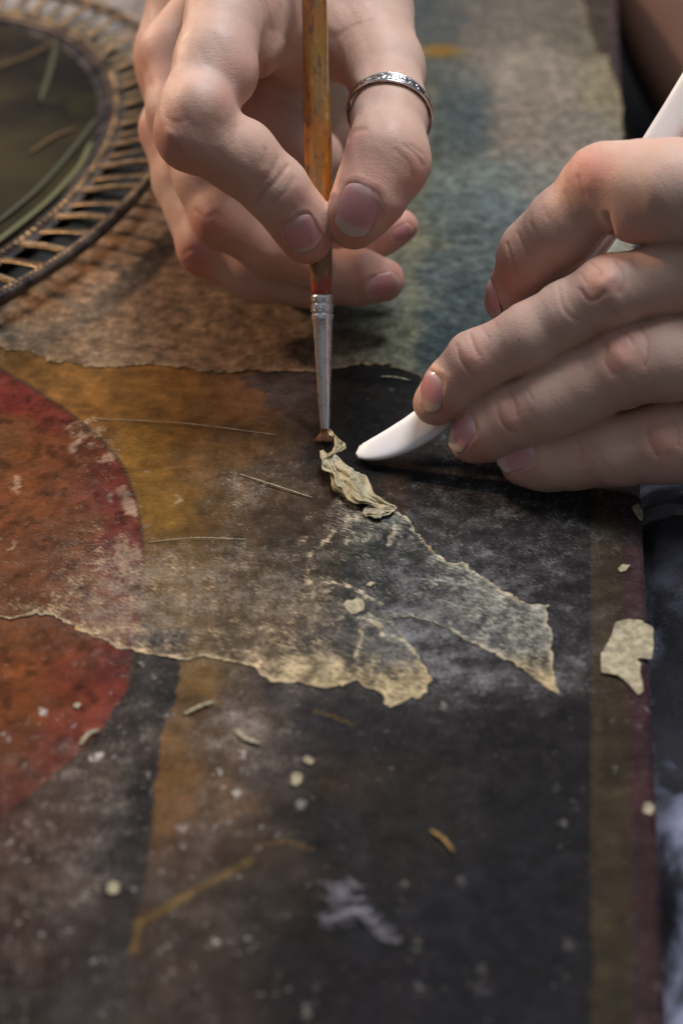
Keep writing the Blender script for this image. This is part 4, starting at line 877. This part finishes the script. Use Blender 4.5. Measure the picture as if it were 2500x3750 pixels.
# ------------------------------------------------------------------ the crumpled strip being peeled off
def c5(x, y): return 1050 + x / 3.136, 1500 + y / 3.136
def ribbon(name, cs, label, mat, seed, nseg=90, ncs=34, amp=1.0, fold=3.2):
    """cs: (x, y, half width across, height mm, direction across deg) in the close-up's frame"""
    cs = np.array(cs, float); C_ = catmull(cs, nseg // (len(cs) - 1)); vs = []
    L_ = len(C_); rs_ = np.random.RandomState(seed)
    for i in range(L_):
        x, y, hw, z, ang = C_[i]; t = i / (L_ - 1); a = math.radians(ang)
        for j in range(ncs):
            v_ = -1 + 2 * j / (ncs - 1)
            ed = 1 + .22 * (vn(np.array([t * 14 + (5 if v_ > 0 else 0)]), np.array([seed * 3.3]), seed)[0] - .5) * 2
            qx, qy = x + math.cos(a) * hw * 1.12 * v_ * ed, y + math.sin(a) * hw * 1.12 * v_ * ed
            fz = amp * (.55 * math.sin(fold * v_ + 5 * t + 1.5 * math.sin(6 * t + seed)) + 1.2 * (fbm(np.array([v_ * 2.2 + t * 3 + seed]), np.array([t * 5.0 - v_]), seed, 3)[0] - .5) * 1.4 + .12 * math.sin(11 * v_ - 7 * t))
            px, py = c5(qx, qy); vs.append(at_z(px, py, max(.35, z + fz * min(1.0, hw / 60))))
    f_ = [(i * ncs + j, i * ncs + j + 1, (i + 1) * ncs + j + 1, (i + 1) * ncs + j) for i in range(L_ - 1) for j in range(ncs - 1)]
    vs = np.array(vs); c_ = vs.mean(0); c_[2] = vs[:, 2].min()
    o = link(name, vs - c_, f_, mat); o.location = Vector(c_) * MM; s = o.modifiers.new("thickness", 'SOLIDIFY'); s.thickness = .00012
    return o
PM, nt, p, out = newmat("peeled_film"); L = nt.links.new; co = objco(nt); n = noise(nt, 170, 5, .6, objco(nt, (2.0, 1, 1), (0, 0, math.radians(-35)))); n2 = noise(nt, 700, 4, .6, co)
L(mix(nt, mrange(nt, n2.outputs[0],   .58, .72, 0, .4), mix(nt, mrange(nt, n.outputs[0], .36, .66), tuple(lin((184, 168, 126))), tuple(lin((218, 210, 178)))), tuple(lin((120, 84, 46)))), p.inputs['Base Color'])
p.inputs['Roughness'].default_value = .45; L(bump(nt, n.outputs[0], .7, .0006, bump(nt, n2.outputs[0], .3, .0002)), p.inputs['Normal'])
tl_ = nd(nt, 'ShaderNodeBsdfTranslucent'); tl_.inputs[0].default_value = (.42, .36, .24, 1); mx = nd(nt, 'ShaderNodeMixShader'); mx.inputs[0].default_value = .3; L(p.outputs[0], mx.inputs[1]); L(tl_.outputs[0], mx.inputs[2]); tp_ = nd(nt, 'ShaderNodeBsdfTransparent'); m3 = nd(nt, 'ShaderNodeMixShader'); L(mrange(nt, n2.outputs[0], .48, .66, .96, .55), m3.inputs[0]); L(tp_.outputs[0], m3.inputs[1]); L(mx.outputs[0], m3.inputs[2]); L(m3.outputs[0], out.inputs[0])
strip = empty("peeled_strip", tuple(at_z(*c5(700, 800)))); strip.matrix_basis = Matrix.Translation(strip.location)
tag(strip, "crumpled yellowish strip of peeled film lifting off the icon at the brush tip", "peeled film")
r1 = ribbon("main_fold", [(480, 500, 75, 4.2, -30), (490, 600, 95, 3.8, -35), (600, 700, 85, 3.4, -38), (690, 790, 130, 3.0, -50), (760, 860, 140, 2.6, -52), (860, 960, 120, 2.0, -52), (960, 1030, 70, 1.6, -48), (1080, 1090, 55, 1.2, -48), (1190, 1130, 45, .9, -50), (1250, 1150, 20, .6, -50)], "", PM, 3)
r2 = ribbon("upper_curl", [(470, 250, 40, 5.0, 70), (540, 290, 55, 5.4, 60), (600, 350, 60, 5.2, 30), (610, 430, 62, 4.8, 0), (560, 500, 75, 4.4, -20), (500, 520, 70, 4.2, -30)], "", PM, 5, amp=.7)
r3 = ribbon("left_fold", [(400, 470, 18, 4.4, -20), (440, 560, 42, 4.2, -30), (510, 650, 48, 3.6, -35), (560, 760, 60, 2.6, -40), (600, 870, 75, 1.8, -45), (690, 960, 50, 1.2, -50), (790, 1020, 38, .9, -55), (900, 1060, 30, .7, -60)], "", PM, 7, amp=.8)
r4 = ribbon("white_flap", [(880, 1200, 20, .8, 60), (940, 1170, 60, 1.1, 70), (1040, 1150, 85, 1.3, 75), (1120, 1140, 70, 1.2, 80), (1200, 1140, 40, .9, 85), (1240, 1150, 15, .6, 85)], "", CREAM, 2, amp=.5)
for r in (r1, r2, r3, r4): child(r, strip) if False else None
for r in (r1, r2, r3, r4):
    r.parent = strip; r.location = r.location - strip.location

# ------------------------------------------------------------------ loose bits on the panel
def sliver(name, a, b, w, label, cat, mat, z=.5, bend=0., group=None):
    A_, B_ = at_z(*a, z), at_z(*b, z); M_ = (A_ + B_) / 2 + np.array([-(B_ - A_)[1], (B_ - A_)[0], 0]) * bend + [0, 0, .4]
    P_ = catmull([A_, M_, B_], 8); r_ = w * np.clip(np.sin(np.pi * np.linspace(.1, .93, len(P_))) * 1.8, .2, 1) * (1 + .35 * np.sin(np.arange(len(P_)) * 1.7))
    v_, f_ = tube([q - M_ for q in P_], r_, 8, True, .45); o = link(name, v_, f_, mat); o.location = Vector(M_) * MM; return tag(o, label, cat, group)
sliver("wood_sliver", (676, 2614), (782, 2570), .45, "pale straight sliver lying on the ochre stripe below the torn film", "sliver", CREAM)
sliver("paper_curl", (865, 2672), (950, 2722), .5, "short bent cream curl of paper right of the pale sliver", "paper scrap", CREAM, .5, -.15)
sliver("paper_curl", (296, 2728), (362, 2672), .5, "cream paper curl lying along the lower edge of the red halo", "paper scrap", CREAM, .5, .1)
sliver("paper_curl", (1576, 3040), (1660, 3120), .35, "yellowish broken curl on the dark ground near the lower right", "paper scrap", OCRE, .5, .05)
sliver("scratch_fibre", (880, 1736), (1145, 1822), .16, "long thin pinkish fibre lying left of the peeled strip", "fibre", CREAM, .35, -.02)
sliver("scratch_fibre", (340, 1532), (1010, 1592), .12, "very long thin pale fibre crossing the ochre ground above the halo edge", "fibre", CREAM, .3, .02)
sliver("scratch_fibre", (540, 1985), (900, 1975), .12, "thin pale fibre curving over the ochre ground beside the halo", "fibre", CREAM, .3, .03)
sliver("scratch_fibre", (1395, 1378), (1500, 1392), .22, "pale fibre just below the torn edge of the upper paper beside the fingertips", "fibre", CREAM, .6, .0)
def nub(cx, cy, w, h, label, z=.25):
    k = 14; th_ = np.linspace(0, 2 * math.pi, k + 1)[:-1]; rr_ = 1 + .55 * (np.random.RandomState(int(cx)).rand(k) - .5)
    flat_scrap("gesso_flake", [(cx + w * r_ * math.cos(t_), cy + h * r_ * math.sin(t_)) for t_, r_ in zip(th_, rr_)], z * .5, .45, label, "flake", CREAM, step=.25, h=.5)
nub(1295, 2222, 38, 26, "rounded cream flake in the middle of the film, above its thick pale edge")
nub(1358, 2145, 14, 9, "tiny yellowish flake just above the rounded cream flake")
nub(1130, 2790, 16, 11, "white flake at the right side of the ochre stripe", .2)
nub(1085, 2860, 12, 22, "upright white flake just below the one at the right of the ochre stripe", .2)
nub(415, 3255, 17, 24, "blurred white flake on the dark ground at the lower left", .2)
nub(285, 2590, 15, 13, "small white flake on the red halo below the film", .2)
nub(2375, 2960, 18, 22, "pale round flake on the maroon border low in the picture", -.3)
# lint tuft
rb = random.Random(9); vs = []; fs = []
for k in range(150):
    t_ = rb.random(); (cx_, cy_) = (1170 + 130 * t_ + rb.gauss(0, 12), 3365 - 40 * t_ + rb.gauss(0, 9)) if k % 3 == 0 else ((1290 + 130 * t_ + rb.gauss(0, 9), 3325 + 120 * t_ + rb.gauss(0, 9)) if k % 3 == 1 else (1235 + rb.gauss(0, 26), 3235 + 50 * t_ + rb.gauss(0, 12)))
    a_ = at_z(cx_, cy_, .4 + rb.random() * 1.4); d_ = np.array([rb.gauss(1, .5), rb.gauss(-.5, .5), rb.gauss(0, .2)]); v_, f_ = tube(catmull([a_, a_ + d_, a_ + d_ * 1.8 + [0, .4, .1]], 3), .05, 3)
    b0_ = len(vs); vs += list(v_); fs += [tuple(i_ + b0_ for i_ in q_) for q_ in f_]
lt = link("lint_tuft", vs, fs, simple("lint", (.36, .34, .42), .8)); tag(lt, "blurred whitish lint tuft lying on the dark ground at the bottom centre", "lint")

# ------------------------------------------------------------------ cloth and leg beside the panel
CL, nt, p, _ = newmat("bleached_denim"); L = nt.links.new; co = objco(nt); n = noise(nt, 22, 6, .62, co, .6); n2 = noise(nt, 7, 3, .5, co); w1 = noise(nt, 900, 2, .5, objco(nt, (1, 6, 1)))
sep = math_(nt, 'MULTIPLY', mrange(nt, n.outputs[0], .44, .60), mrange(nt, n2.outputs[0], .40, .52))
c = mix(nt, sep, (.010, .010, .015), (.42, .45, .62)); c = mix(nt, mrange(nt, w1.outputs[0], .4, .7, 0, .08), c, (.10, .10, .13)); L(c, p.inputs['Base Color']); p.inputs['Roughness'].default_value = .9
L(bump(nt, w1.outputs[0], .5, .0005, bump(nt, n.outputs[0], .5, .004)), p.inputs['Normal'])
gu = np.linspace(U_EDGE + .8, U_EDGE + 190, 120); gv = np.linspace(60, 470, 200); A_, B_ = np.meshgrid(gu, gv); Q2 = A_.ravel()[:, None] * EX + B_.ravel()[:, None] * EY
du_ = A_.ravel() - U_EDGE; zz_ = -9 - 10 * np.exp(-du_ / 4) + 8 * np.sin(Q2[:, 1] / 15 + Q2[:, 0] / 30) + 16 * (fbm(Q2[:, 0] / 24, Q2[:, 1] / 24, 2, 4) - .5) - 34 * sst(330, 430, B_.ravel()) + .05 * du_
zz_ = np.where(du_ < 3, np.minimum(zz_, -6), zz_); zz_ = np.maximum(zz_, -68)
ii = np.arange(120 * 200).reshape(200, 120); fq = np.stack([ii[:-1, :-1], ii[:-1, 1:], ii[1:, 1:], ii[1:, :-1]], -1).reshape(-1, 4)
cl = link("denim_cloth", np.hstack([Q2, zz_[:, None]]), fq, CL); tag(cl, "crumpled bleached blue denim cloth beside the maroon edge of the icon", "cloth")
# bare leg, upper right, with the shade put into a darker skin colour
kp = [at_d(2330, -700, 760), at_d(2375, -300, 735), at_d(2525, 120, 700), at_d(2760, 480, 640)]
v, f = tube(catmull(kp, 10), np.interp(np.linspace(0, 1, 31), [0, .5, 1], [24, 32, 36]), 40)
SK2, nt, p, _ = newmat("skin_painted_shade"); n = noise(nt, 60, 4, .6, objco(nt)); nt.links.new(mix(nt, n.outputs[0], (.085, .042, .028), (.12, .060, .040)), p.inputs['Base Color']); p.inputs['Roughness'].default_value = .55; p.inputs['Subsurface Weight'].default_value = .1; p.inputs['Subsurface Scale'].default_value = .004
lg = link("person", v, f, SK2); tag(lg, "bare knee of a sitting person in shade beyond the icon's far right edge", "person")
